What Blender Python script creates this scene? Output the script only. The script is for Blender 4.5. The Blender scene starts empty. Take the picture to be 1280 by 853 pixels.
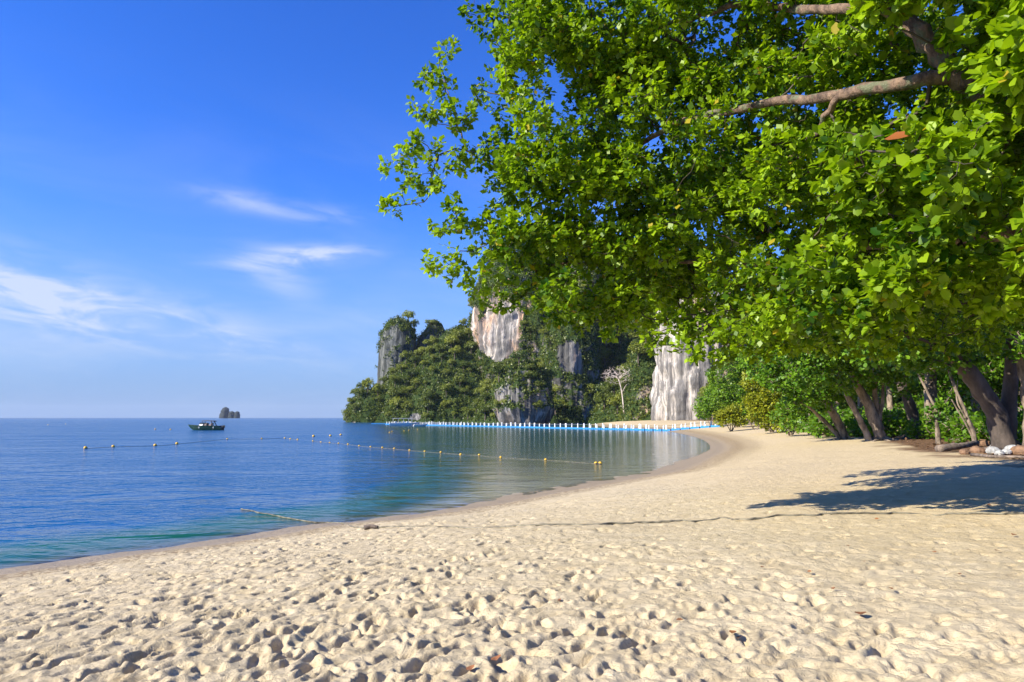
import bpy, math, random
import numpy as np
from mathutils import Vector, Matrix

random.seed(7)
rng = np.random.default_rng(7)
scene = bpy.context.scene
COL = scene.collection
R = math.radians

# ------------------------------------------------------------------ camera
CAM_H = 3.0
F = 1280 * 24 / 36
TILT = math.atan(95.5 / F)
cam_d = bpy.data.cameras.new('camera')
cam_d.lens = 24; cam_d.sensor_width = 36; cam_d.clip_start = 0.1; cam_d.clip_end = 60000
cam = bpy.data.objects.new('camera', cam_d)
cam.location = (0, 0, CAM_H); cam.rotation_euler = (R(90) + TILT, 0, 0)
COL.objects.link(cam); scene.camera = cam

# ------------------------------------------------------------------ sky
SUN_AZ = math.atan2(-0.90, -0.43)      # from +Y, clockwise
SUN_EL = R(31.5)
W = bpy.data.worlds.new('World'); scene.world = W; W.use_nodes = True
wn = W.node_tree; wn.nodes.clear()


def nd(t, typ, **kw):
    n = t.nodes.new(typ)
    for k, v in kw.items():
        if k.startswith('_'):
            n.inputs[int(k[1:])].default_value = v
        else:
            setattr(n, k, v)
    return n


def lk(t, a, b):
    t.links.new(a, b)


def math_n(t, op, a, b=None, c=None):
    n = t.nodes.new('ShaderNodeMath'); n.operation = op
    for i, v in enumerate((a, b, c)):
        if v is None:
            continue
        if isinstance(v, (int, float)):
            n.inputs[i].default_value = v
        else:
            t.links.new(v, n.inputs[i])
    return n.outputs[0]


def smooth_n(t, v, lo, hi):
    n = t.nodes.new('ShaderNodeMapRange'); n.interpolation_type = 'SMOOTHSTEP'
    n.inputs[1].default_value = lo; n.inputs[2].default_value = hi
    t.links.new(v, n.inputs[0])
    return n.outputs[0]


def mixc(t, fac, a, b, mode='MIX'):
    n = t.nodes.new('ShaderNodeMix'); n.data_type = 'RGBA'; n.blend_type = mode; n.clamp_factor = True
    for i, v in ((0, fac), (6, a), (7, b)):
        if isinstance(v, (int, float)):
            n.inputs[i].default_value = v
        elif isinstance(v, tuple):
            n.inputs[i].default_value = (*v, 1) if len(v) == 3 else v
        else:
            t.links.new(v, n.inputs[i])
    return n.outputs[2]


sky = nd(wn, 'ShaderNodeTexSky', sky_type='NISHITA', sun_disc=False, sun_elevation=SUN_EL,
         sun_rotation=SUN_AZ % (2 * math.pi), altitude=0, air_density=1.0, dust_density=0.2, ozone_density=1.6)
hs = nd(wn, 'ShaderNodeHueSaturation'); hs.inputs['Saturation'].default_value = 1.25
hs.inputs['Hue'].default_value = 0.512
lk(wn, sky.outputs[0], hs.inputs['Color'])
tc = nd(wn, 'ShaderNodeTexCoord'); sx = nd(wn, 'ShaderNodeSeparateXYZ'); lk(wn, tc.outputs['Generated'], sx.inputs[0])
az = math_n(wn, 'ARCTAN2', sx.outputs[0], sx.outputs[1])
el = math_n(wn, 'ARCSINE', sx.outputs[2])


def sky_noise(sa, se, scale, det, off=0.0):
    c = nd(wn, 'ShaderNodeCombineXYZ')
    lk(wn, math_n(wn, 'MULTIPLY', math_n(wn, 'ADD', az, math_n(wn, 'MULTIPLY', el, 0.8)), sa), c.inputs[0])
    lk(wn, math_n(wn, 'MULTIPLY', el, se), c.inputs[1]); c.inputs[2].default_value = off
    n = nd(wn, 'ShaderNodeTexNoise'); n.inputs['Scale'].default_value = scale; n.inputs['Detail'].default_value = det
    n.inputs['Roughness'].default_value = 0.58; n.inputs['Distortion'].default_value = 0.6
    lk(wn, c.outputs[0], n.inputs['Vector'])
    return n.outputs[0]


def wisp(a0, e0, wa, we, slope=0.0):
    da = math_n(wn, 'SUBTRACT', az, R(a0))
    de = math_n(wn, 'SUBTRACT', math_n(wn, 'SUBTRACT', el, R(e0)), math_n(wn, 'MULTIPLY', da, slope))
    q = math_n(wn, 'ADD', math_n(wn, 'POWER', math_n(wn, 'DIVIDE', da, R(wa)), 2.0),
               math_n(wn, 'POWER', math_n(wn, 'DIVIDE', de, R(we)), 2.0))
    return math_n(wn, 'EXPONENT', math_n(wn, 'MULTIPLY', q, -1.0))


n1 = smooth_n(wn, sky_noise(2.6, 9.0, 3.6, 9, 3.0), 0.36, 0.70)
n2 = smooth_n(wn, sky_noise(1.0, 3.2, 2.2, 5, 9.0), 0.40, 0.75)
cl = math_n(wn, 'MULTIPLY', math_n(wn, 'MULTIPLY', n2, smooth_n(wn, el, 0.5, 0.05)), 0.28)   # thin cirrus all round
for a, e, wa, we, s, g in ((-18.0, 12.8, 4.6, 0.7, 0.14, 1.1), (-19.3, 11.4, 2.6, 1.6, -0.3, 0.42), (-21, 16.6, 4.2, 0.8, -0.10, 0.4),
                           (-15.5, 16.3, 3.0, 0.7, 0, 0.22), (-37, 8.6, 9.0, 2.3, -0.14, 0.95), (-25, 6.4, 9.0, 1.7, -0.12, 0.5), (-11.5, 8.6, 2.0, 1.2, 0.1, 0.25)):
    w_ = math_n(wn, 'MULTIPLY', wisp(a, e, wa, we, s), g)
    cl = math_n(wn, 'ADD', cl, math_n(wn, 'MULTIPLY', w_, math_n(wn, 'ADD', math_n(wn, 'MULTIPLY', n1, 1.1), 0.12)))
cl = math_n(wn, 'MINIMUM', cl, 0.8)
skyb = mixc(wn, 1.0, hs.outputs[0], (0.38, 0.74, 1.32), 'MULTIPLY')
skyb = mixc(wn, math_n(wn, 'MULTIPLY', smooth_n(wn, el, 0.34, -0.03), 0.94), skyb, (1.50, 2.15, 3.9))   # pale lavender air low down, all round
skyc = mixc(wn, cl, skyb, (3.7, 4.1, 4.9))
bg = nd(wn, 'ShaderNodeBackground'); bg.inputs[1].default_value = 0.10
lk(wn, skyc, bg.inputs[0])
wo = nd(wn, 'ShaderNodeOutputWorld'); lk(wn, bg.outputs[0], wo.inputs[0])

# ------------------------------------------------------------------ sun, exposure
sd = bpy.data.lights.new('sun', 'SUN'); sd.energy = 4.7; sd.angle = R(0.5); sd.color = (1.0, 0.92, 0.78)
sun = bpy.data.objects.new('sun', sd); COL.objects.link(sun)
TOSUN = Vector((math.sin(SUN_AZ) * math.cos(SUN_EL), math.cos(SUN_AZ) * math.cos(SUN_EL), math.sin(SUN_EL)))
sun.rotation_euler = TOSUN.to_track_quat('Z', 'Y').to_euler()
vs = scene.view_settings
vs.view_transform = 'Standard'; vs.look = 'None'; vs.gamma = 1.0; vs.exposure = 1.0; vs.use_curve_mapping = False
cy = scene.cycles
cy.max_bounces = 7; cy.diffuse_bounces = 2; cy.glossy_bounces = 3; cy.transmission_bounces = 3
cy.transparent_max_bounces = 8; cy.volume_bounces = 0
cy.caustics_reflective = False; cy.caustics_refractive = False
cy.sample_clamp_indirect = 4.0; cy.use_denoising = True

# ------------------------------------------------------------------ helpers
FWD = np.array((0, math.cos(TILT), math.sin(TILT))); UP = np.array((0, -math.sin(TILT), math.cos(TILT)))
CAM = np.array((0, 0, CAM_H))


def P(px, py, depth):
    """photo pixel + ground distance along Y -> world point"""
    d = FWD + np.array((1.0, 0, 0)) * ((px - 640) / F) + UP * ((426.5 - py) / F)
    return CAM + d * (depth / d[1])


def tag(o, label=None, cat=None, group=None, kind=None):
    if label: o['label'] = label
    if cat: o['category'] = cat
    if group: o['group'] = group
    if kind: o['kind'] = kind
    return o


def obj(name, me, parent=None, mat=None):
    o = bpy.data.objects.new(name, me); COL.objects.link(o)
    if mat is not None and me is not None and not me.materials:
        me.materials.append(mat)
    if parent is not None:
        o.parent = parent
    return o


def empty(name, loc=(0, 0, 0), rz=0.0):
    o = bpy.data.objects.new(name, None); COL.objects.link(o); o.empty_display_size = 0.2
    o.location = loc; o.rotation_euler = (0, 0, rz)
    return o


def copy_tree(o, parent=None):
    c = o.copy(); COL.objects.link(c); c.parent = parent
    for ch in list(o.children):
        copy_tree(ch, c)
    return c


def mesh_np(name, v, f, mat=None, smooth=False, attrs=None):
    """v (N,3); f (M,k) int array or list of such arrays"""
    if not isinstance(f, list):
        f = [f]
    f = [np.asarray(a, dtype=np.int32) for a in f if len(a)]
    me = bpy.data.meshes.new(name)
    me.vertices.add(len(v)); me.vertices.foreach_set('co', np.asarray(v, dtype=np.float32).ravel())
    loops = np.concatenate([a.ravel() for a in f])
    sizes = np.concatenate([np.full(len(a), a.shape[1], dtype=np.int32) for a in f])
    starts = np.concatenate(([0], np.cumsum(sizes)[:-1])).astype(np.int32)
    me.loops.add(len(loops)); me.loops.foreach_set('vertex_index', loops)
    me.polygons.add(len(sizes)); me.polygons.foreach_set('loop_start', starts)
    me.polygons.foreach_set('loop_total', sizes)
    if smooth:
        me.polygons.foreach_set('use_smooth', np.ones(len(sizes), dtype=bool))
    for k, a in (attrs or {}).items():
        at = me.attributes.new(k, 'FLOAT', 'POINT'); at.data.foreach_set('value', np.asarray(a, dtype=np.float32))
    me.update(calc_edges=True)
    if mat is not None:
        me.materials.append(mat)
    return me


class MB:
    """collects shapes for one mesh"""
    def __init__(self): self.v = []; self.f = []; self.n = 0

    def add(self, v, f):
        v = np.asarray(v, dtype=float)
        self.v.append(v); self.f += [[i + self.n for i in q] for q in f]; self.n += len(v)
        return self

    def box(self, c, s, rz=0.0, taper=1.0, rx=0.0, ry=0.0):
        x, y, z = (k / 2 for k in s)
        v = np.array([(-x, -y, -z), (x, -y, -z), (x, y, -z), (-x, y, -z),
                      (-x * taper, -y * taper, z), (x * taper, -y * taper, z), (x * taper, y * taper, z), (-x * taper, y * taper, z)])
        m = np.array(Matrix.Rotation(rz, 3, 'Z') @ Matrix.Rotation(ry, 3, 'Y') @ Matrix.Rotation(rx, 3, 'X'))
        return self.add(v @ m.T + np.array(c), [(0, 3, 2, 1), (4, 5, 6, 7), (0, 1, 5, 4), (1, 2, 6, 5), (2, 3, 7, 6), (3, 0, 4, 7)])

    def tube(self, pts, rad, sides=8, cap=True):
        v, f = tube(pts, rad, sides, cap)
        return self.add(v, f)

    def loft(self, secs, closed=False, caps=True):
        n = len(secs[0]); v = [p for s in secs for p in s]; f = []
        for i in range(len(secs) - 1):
            for j in range(n if closed else n - 1):
                k = (j + 1) % n
                f.append((i * n + j, i * n + k, (i + 1) * n + k, (i + 1) * n + j))
        if caps:
            f.append(tuple(range(n - 1, -1, -1))); f.append(tuple((len(secs) - 1) * n + j for j in range(n)))
        return self.add(v, f)

    def sphere(self, c, r, seg=10, rings=7):
        r = np.array(r if hasattr(r, '__len__') else (r, r, r)); v = [(0, 0, -1)]
        for i in range(1, rings):
            a = -math.pi / 2 + math.pi * i / rings
            for j in range(seg):
                b = 2 * math.pi * j / seg
                v.append((math.cos(a) * math.cos(b), math.cos(a) * math.sin(b), math.sin(a)))
        v.append((0, 0, 1)); f = []
        for j in range(seg):
            f.append((0, 1 + (j + 1) % seg, 1 + j))
            b = 1 + (rings - 2) * seg
            f.append((b + j, b + (j + 1) % seg, len(v) - 1))
        for i in range(rings - 2):
            for j in range(seg):
                a = 1 + i * seg; f.append((a + j, a + (j + 1) % seg, a + seg + (j + 1) % seg, a + seg + j))
        return self.add(np.array(v) * r + np.array(c), f)

    def mesh(self, name, mat, smooth=False):
        me = bpy.data.meshes.new(name); me.from_pydata(np.concatenate(self.v).tolist(), [], self.f)
        if smooth:
            me.polygons.foreach_set('use_smooth', np.ones(len(me.polygons), dtype=bool))
        me.update(); me.materials.append(mat)
        return me

    def build(self, name, mat, parent=None, smooth=False):
        return obj(name, self.mesh(name, mat, smooth), parent)


def tube(pts, rad, sides=8, cap=True, wob=0.0, seed=0):
    pts = np.asarray(pts, dtype=float); n = len(pts)
    rad = np.full(n, rad) if np.isscalar(rad) else np.asarray(rad, dtype=float)
    t = np.gradient(pts, axis=0); t /= np.linalg.norm(t, axis=1)[:, None] + 1e-9
    ref = np.array((0.13, 0.21, 1.0)) if abs(t[:, 2]).mean() < 0.8 else np.array((1.0, 0.17, 0.1))
    u = np.cross(t, ref); u /= np.linalg.norm(u, axis=1)[:, None] + 1e-9
    w = np.cross(t, u)
    a = np.linspace(0, 2 * math.pi, sides, endpoint=False)
    ring = pts[:, None, :] + rad[:, None, None] * (np.cos(a)[None, :, None] * u[:, None, :] + np.sin(a)[None, :, None] * w[:, None, :])
    if wob:
        q = ring.reshape(-1, 3)
        d = fbm(q * 2.6 / max(rad.max(), 0.1) * 0.35, 3, seed) - 0.5
        ring = pts[:, None, :] + (ring - pts[:, None, :]) * (1 + wob * 2 * d.reshape(n, sides)[..., None])
    v = ring.reshape(-1, 3)
    f = []
    for i in range(n - 1):
        for j in range(sides):
            k = (j + 1) % sides
            f.append((i * sides + j, i * sides + k, (i + 1) * sides + k, (i + 1) * sides + j))
    if cap:
        f.append(tuple(range(sides - 1, -1, -1))); f.append(tuple((n - 1) * sides + j for j in range(sides)))
    return v, f


def vnoise(p, seed=0):
    i = np.floor(p).astype(np.int64); f = p - i; f = f * f * f * (f * (f * 6 - 15) + 10)
    out = 0.0
    for dx in (0, 1):
        for dy in (0, 1):
            for dz in (0, 1):
                h = (i[:, 0] + dx) * 374761393 + (i[:, 1] + dy) * 668265263 + (i[:, 2] + dz) * 2147483647 + seed * 1442695041
                h = (h ^ (h >> 13)) & 0xffffffff
                h = (h * 1274126177) & 0xffffffff
                h = h ^ (h >> 16)
                wgt = (f[:, 0] if dx else 1 - f[:, 0]) * (f[:, 1] if dy else 1 - f[:, 1]) * (f[:, 2] if dz else 1 - f[:, 2])
                out = out + wgt * ((h & 0xffff) / 65535.0)
    return out


def fbm(p, octv=4, seed=0, gain=0.5):
    p = np.asarray(p, dtype=float); s = 0; a = 1.0; t = 0
    for o in range(octv):
        s = s + a * vnoise(p * (2.03 ** o) + o * 17.3, seed + o); t += a; a *= gain
    return s / t


def sstep(a, b, x):
    t = np.clip((x - a) / (b - a), 0, 1); return t * t * (3 - 2 * t)


def cr(pts, n):
    """smooth path through points"""
    p = np.asarray(pts, dtype=float); p = np.vstack((2 * p[0] - p[1], p, 2 * p[-1] - p[-2])); out = []
    m = len(p) - 3
    for t in np.linspace(0, m - 1e-6, n):
        i = int(t); u = t - i; a, b, c, d = p[i:i + 4]
        out.append(0.5 * (2 * b + (c - a) * u + (2 * a - 5 * b + 4 * c - d) * u * u + (3 * b - a - 3 * c + d) * u ** 3))
    return np.array(out)


# ------------------------------------------------------------------ materials
def mat_new(name):
    m = bpy.data.materials.new(name); m.use_nodes = True
    t = m.node_tree; b = t.nodes['Principled BSDF']
    return m, t, b


def noise_n(t, scale, det=4, rough=0.55, vec=None, stretch=None, dist=0.0):
    n = t.nodes.new('ShaderNodeTexNoise'); n.inputs['Scale'].default_value = scale
    n.inputs['Detail'].default_value = det; n.inputs['Roughness'].default_value = rough; n.inputs['Distortion'].default_value = dist
    if vec is None:
        vec = t.nodes.new('ShaderNodeTexCoord').outputs['Object']
    if stretch:
        mp = t.nodes.new('ShaderNodeMapping'); mp.inputs['Scale'].default_value = stretch
        t.links.new(vec, mp.inputs[0]); vec = mp.outputs[0]
    t.links.new(vec, n.inputs['Vector'])
    return n.outputs[0]


def bump_n(t, h, strength, dist, prev=None):
    b = t.nodes.new('ShaderNodeBump'); b.inputs['Strength'].default_value = strength; b.inputs['Distance'].default_value = dist
    t.links.new(h, b.inputs['Height'])
    if prev is not None:
        t.links.new(prev, b.inputs['Normal'])
    return b.outputs[0]


def plain(name, col, rough=0.5, var=0.12, scale=8.0, metal=0.0, bump=0.0):
    m, t, b = mat_new(name)
    n = noise_n(t, scale, 5)
    c = mixc(t, smooth_n(t, n, 0.3, 0.7), tuple(k * (1 - var) for k in col), tuple(min(1, k * (1 + var)) for k in col))
    lk(t, c, b.inputs['Base Color']); b.inputs['Roughness'].default_value = rough; b.inputs['Metallic'].default_value = metal
    if bump:
        lk(t, bump_n(t, n, bump, 0.02), b.inputs['Normal'])
    return m


def leaf_mat(name, dark, bright, transl=0.35, attr=True, objvar=0.0, tr_boost=1.25, rough=0.42):
    m, t, b = mat_new(name)
    if attr:
        a = nd(t, 'ShaderNodeAttribute', attribute_name='tint'); fac = a.outputs['Fac']
    else:
        fac = noise_n(t, 2.0, 2)
    if objvar:
        oi = nd(t, 'ShaderNodeObjectInfo')
        fac = math_n(t, 'ADD', fac, math_n(t, 'MULTIPLY', math_n(t, 'SUBTRACT', oi.outputs['Random'], 0.5), objvar))
    c = mixc(t, fac, dark, bright)
    if attr and not objvar:
        c = mixc(t, smooth_n(t, fac, 1.05, 1.3), c, (0.42, 0.34, 0.025))
    lk(t, c, b.inputs['Base Color']); b.inputs['Roughness'].default_value = rough
    b.inputs['Specular IOR Level'].default_value = 0.35
    tr = nd(t, 'ShaderNodeBsdfTranslucent')
    tc_ = mixc(t, 1.0, c, (tr_boost, tr_boost, 0.5), 'MULTIPLY'); lk(t, tc_, tr.inputs[0])
    mx = nd(t, 'ShaderNodeMixShader'); mx.inputs[0].default_value = transl
    lk(t, b.outputs[0], mx.inputs[1]); lk(t, tr.outputs[0], mx.inputs[2])
    lk(t, mx.outputs[0], t.nodes['Material Output'].inputs[0])
    return m


def bark_mat(name, c0, c1, scale=3.0, patch=None):
    m, t, b = mat_new(name)
    n = noise_n(t, scale, 7, 0.65, stretch=(1, 1, 0.45))
    c = mixc(t, smooth_n(t, n, 0.32, 0.68), c0, c1)
    if patch:
        n2 = noise_n(t, scale * 0.7, 3, 0.5)
        c = mixc(t, smooth_n(t, n2, 0.56, 0.66), c, patch)
    lk(t, c, b.inputs['Base Color']); b.inputs['Roughness'].default_value = 0.85
    nb = noise_n(t, scale * 4, 6, 0.7)
    lk(t, bump_n(t, nb, 0.8, 0.03, bump_n(t, n, 1.0, 0.07)), b.inputs['Normal'])
    return m


M_LEAF = leaf_mat('leaf_broad', (0.030, 0.100, 0.004), (0.330, 0.490, 0.012), 0.45)
M_LEAF_DEAD = leaf_mat('leaf_dead', (0.26, 0.08, 0.025), (0.38, 0.13, 0.035), 0.3)
M_LITTER = leaf_mat('leaf_litter', (0.05, 0.03, 0.018), (0.27, 0.15, 0.075), 0.15)
M_LEAF_YEL = leaf_mat('leaf_yellowing', (0.30, 0.26, 0.02), (0.42, 0.36, 0.03), 0.35)
M_LEAF_MID = leaf_mat('leaf_beach_tree', (0.034, 0.115, 0.009), (0.200, 0.360, 0.018), 0.40)
M_LEAF_LIGHT = leaf_mat('leaf_light_bush', (0.045, 0.130, 0.010), (0.230, 0.370, 0.022), 0.36)
M_LEAF_YG = leaf_mat('leaf_yellow_green', (0.12, 0.18, 0.010), (0.40, 0.40, 0.022), 0.35)
M_LEAF_HILL = leaf_mat('leaf_hill', (0.034, 0.072, 0.012), (0.27, 0.30, 0.038), 0.33, objvar=0.85)
M_SHRUB = leaf_mat('leaf_shrub_cover', (0.038, 0.072, 0.014), (0.21, 0.245, 0.040), 0.33)
M_BARK = bark_mat('bark_pale', (0.05, 0.032, 0.024), (0.31, 0.205, 0.135), 7.0, (0.15, 0.16, 0.09))
M_BARK_D = bark_mat('bark_dark', (0.045, 0.035, 0.028), (0.15, 0.115, 0.09), 1.4)
M_BARK_M = bark_mat('bark_grey_brown', (0.06, 0.045, 0.033), (0.36, 0.28, 0.20), 2.6)
M_TWIG = plain('twig', (0.07, 0.055, 0.038), 0.8)
M_BARE = plain('bare_wood', (0.58, 0.50, 0.43), 0.8)
M_ROPE = plain('rope', (0.15, 0.135, 0.095), 0.9, 0.6, 5.0, bump=0.6)
M_WHITE = plain('white_plastic', (0.62, 0.63, 0.64), 0.45, 0.06)
M_BLUE = plain('blue_float', (0.03, 0.22, 0.52), 0.4, 0.15, 0.8)
M_YEL = plain('buoy_yellow', (0.70, 0.42, 0.03), 0.45, 0.15)
M_DARK = plain('dark_rubber', (0.03, 0.03, 0.028), 0.6)
M_HULL = plain('hull_dark_green', (0.018, 0.05, 0.035), 0.25, 0.2, 0.6)
M_GEL = plain('gelcoat_white', (0.72, 0.72, 0.70), 0.3, 0.05)
M_GLASS = plain('tinted_screen', (0.05, 0.07, 0.09), 0.08)
M_CANVAS = plain('canvas_dark', (0.04, 0.045, 0.06), 0.7)
M_SEAT = plain('seat_tan', (0.40, 0.30, 0.24), 0.6)
M_STONE = plain('stone_white', (0.36, 0.36, 0.34), 0.9, 0.4, 6.0, bump=0.5)
M_STONE_O = plain('stone_orange', (0.20, 0.115, 0.065), 0.85, 0.3, 6.0, bump=0.5)
M_DRY = plain('dry_leaf', (0.22, 0.085, 0.025), 0.7, 0.4, 20.0)
M_DRIFT = bark_mat('driftwood', (0.09, 0.07, 0.055), (0.27, 0.21, 0.16), 3.0)

# ------------------------------------------------------------------ shore and beach relief
SHORE_PX = [(0, 712), (100, 697), (200, 684), (300, 670), (400, 655), (470, 649), (550, 637), (650, 620), (750, 602),
            (820, 590), (868, 572), (888, 562), (884, 553), (868, 546), (845, 541), (832, 538.5)]


def hit_water(px, py):
    d = FWD + np.array((1.0, 0, 0)) * ((px - 640) / F) + UP * ((426.5 - py) / F)
    return (CAM + d * (-CAM_H / d[2]))[:2]


_sh = np.array([hit_water(*q) for q in SHORE_PX])
_sh = cr(np.vstack(((-42, -24), (-22, -1.5), _sh, (38, 172), (30, 215), (34, 300))), 90)[:, :2] if False else \
    cr(np.column_stack((np.vstack(((-42, -24), (-22, -1.5), _sh, (38, 172), (30, 215), (34, 300))), np.zeros(len(_sh) + 5))), 110)[:, :2]
LAND = np.vstack((_sh, [(400, 320), (400, -120), (-60, -120)]))


def shore_dist(x, y):
    """signed distance to the waterline, positive on land"""
    shp = x.shape; x = x.ravel(); y = y.ravel()
    d2 = np.full(len(x), 1e18)
    for (ax, ay), (bx, by) in zip(_sh[:-1], _sh[1:]):
        ux, uy = bx - ax, by - ay; l2 = ux * ux + uy * uy + 1e-12
        t = np.clip(((x - ax) * ux + (y - ay) * uy) / l2, 0, 1)
        d2 = np.minimum(d2, (x - ax - t * ux) ** 2 + (y - ay - t * uy) ** 2)
    ins = np.zeros(len(x), dtype=bool)
    n = len(LAND)
    for i in range(n):
        ax, ay = LAND[i]; bx, by = LAND[(i + 1) % n]
        c = ((ay > y) != (by > y)) & (x < (bx - ax) * (y - ay) / (by - ay + 1e-12) + ax)
        ins ^= c
    return np.where(ins, np.sqrt(d2), -np.sqrt(d2)).reshape(shp)


PROF_D = [-400, -120, -60, -25, -10, -4, -1, 0, 1, 2.5, 5, 8, 12, 16, 22, 30, 45, 90, 400]
PROF_Z = [-30, -12, -6, -2.6, -1.15, -0.46, -0.11, 0, 0.11, 0.30, 0.62, 0.95, 1.28, 1.5, 1.72, 1.95, 2.4, 4.0, 12]


def bay(x, y):
    return 2.6 - 2.49 * sstep(-6, 6, x + 0.20 * y) * sstep(300, 230, y)


def base_h(x, y, s=None):
    x = np.asarray(x, dtype=float); y = np.asarray(y, dtype=float)
    if s is None:
        s = shore_dist(x, y)
    z = np.interp(s, PROF_D, PROF_Z); z = np.where(z < 0, z * bay(x, y), z)
    p = np.stack((x.ravel() * 0.35, y.ravel() * 0.35, np.zeros(x.size)), 1)
    big = (fbm(p, 3, 5).reshape(x.shape) - 0.5)
    edge = fbm(np.stack((x.ravel() * 1.1, y.ravel() * 1.1, np.ones(x.size)), 1), 3, 55).reshape(x.shape) - 0.5
    return z + big * 0.16 * sstep(1.0, 6.0, s) + edge * 0.07 * sstep(-1.5, 0.2, s) * sstep(5, 1.5, s) * sstep(70, 30, y), s


# trampled-sand relief on a fine raster
RX0, RX1, RY0, RY1, RR = -17.0, 27.0, 1.5, 44.0, 0.015
nx_, ny_ = int((RX1 - RX0) / RR), int((RY1 - RY0) / RR)
rel = np.zeros((ny_, nx_), dtype=np.float32)
K = 18
gy_, gx_ = np.mgrid[-K:K + 1, -K:K + 1].astype(np.float32) * RR


def stamp(x, y, a, ln, wd, dep, rim, tilt):
    ix, iy = int((x - RX0) / RR), int((y - RY0) / RR)
    if ix < K or iy < K or ix >= nx_ - K - 1 or iy >= ny_ - K - 1:
        return
    ca, sa = math.cos(a), math.sin(a)
    u = gx_ * ca + gy_ * sa; v = -gx_ * sa + gy_ * ca
    w2 = wd * (1 + 0.25 * np.clip(u / ln, -1, 1))
    r = np.sqrt((u / ln) ** 2 + (v / w2) ** 2)
    s_ = 1 - sstep(0.62, 1.0, r)
    h = -dep * s_ * (1 + tilt * np.clip(u / ln, -1, 1)) + rim * np.exp(-((r - 1.18) / 0.24) ** 2)
    rel[iy - K:iy + K + 1, ix - K:ix + K + 1] += h


SH_ANG = math.atan2(1.0, 0.9)
for _ in range(38000):
    t_ = rng.random()
    y = 3.0 + 39 * t_ ** 1.7
    x = (rng.random() * 2 - 1) * (y * 0.85 + 1.2)
    if not (RX0 < x < RX1):
        continue
    right = float(sstep(-0.8, 5.5, np.array(x + 0.25 * (y - 6))))          # smoother sand towards the trees
    if rng.random() < 0.30 + 0.30 * right:
        continue
    left = float(sstep(2.0, -1.5, np.array(x)))
    a = rng.normal(SH_ANG + 0.42 * left, 0.45 - .15 * left) if rng.random() < 0.7 + .15 * left else rng.random() * 6.28
    k = (1 - 0.45 * right) * min(1.8, 0.20 + rng.exponential(0.5))
    if y > 14: k *= 1.25
    u_ = rng.random()
    if u_ < 0.40:
        stamp(x, y, a, rng.uniform(0.09, 0.16) + .04 * left, rng.uniform(0.036, 0.058), 0.043 * k, 0.008 * k, rng.uniform(-0.7, 0.7))
    elif u_ < 0.80:
        stamp(x, y, a, rng.uniform(0.04, 0.07), rng.uniform(0.022, 0.045), 0.029 * k, 0.007 * k, rng.uniform(-0.7, 0.7))
    else:      # kicked-up ridge
        stamp(x, y, a, rng.uniform(0.08, 0.2), rng.uniform(0.02, 0.04), -0.020 * k, 0.0, rng.uniform(-0.7, 0.7))


def blur(a):
    a = (a[:-2] + 2 * a[1:-1] + a[2:]) / 4; a = np.pad(a, ((1, 1), (0, 0)), mode='edge')
    a = (a[:, :-2] + 2 * a[:, 1:-1] + a[:, 2:]) / 4
    return np.pad(a, ((0, 0), (1, 1)), mode='edge')


rel = blur(rel)
rel = np.where(rel < -0.065, -0.065 + (rel + 0.065) * 0.3, rel)
rel = np.where(rel > 0.022, 0.022 + (rel - 0.022) * 0.35, rel)


def relief(x, y, s):
    fx = np.clip((x - RX0) / RR, 0, nx_ - 2); fy = np.clip((y - RY0) / RR, 0, ny_ - 2)
    ix = fx.astype(int); iy = fy.astype(int); u = fx - ix; v = fy - iy
    h = (rel[iy, ix] * (1 - u) + rel[iy, ix + 1] * u) * (1 - v) + (rel[iy + 1, ix] * (1 - u) + rel[iy + 1, ix + 1] * u) * v
    inside = (x > RX0 + .7) & (x < RX1 - .7) & (y > RY0 + .7) & (y < RY1 - .7)
    return h * inside * sstep(1.6, 4.2, s)


def sand_z(x, y):
    x = np.atleast_1d(np.asarray(x, dtype=float)); y = np.atleast_1d(np.asarray(y, dtype=float))
    z, s = base_h(x, y)
    return z + relief(x, y, s)


def G(x, y):
    """ground point"""
    return np.array((x, y, float(sand_z(x, y)[0])))


def ground_hit(px, py):
    d = FWD + np.array((1.0, 0, 0)) * ((px - 640) / F) + UP * ((426.5 - py) / F); d = d / d[1]
    ys = np.geomspace(3.0, 260, 420); q = CAM[None] + d[None] * ys[:, None]
    dz = q[:, 2] - np.maximum(sand_z(q[:, 0], q[:, 1]), 0)
    i = int(np.argmax(dz < 0)) if (dz < 0).any() else len(ys) - 1
    a, b = dz[max(i - 1, 0)], dz[i]; t = a / (a - b + 1e-9) if a > 0 > b else 1
    yy = ys[max(i - 1, 0)] * (1 - t) + ys[i] * t
    p = CAM + d * yy
    return p


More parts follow.
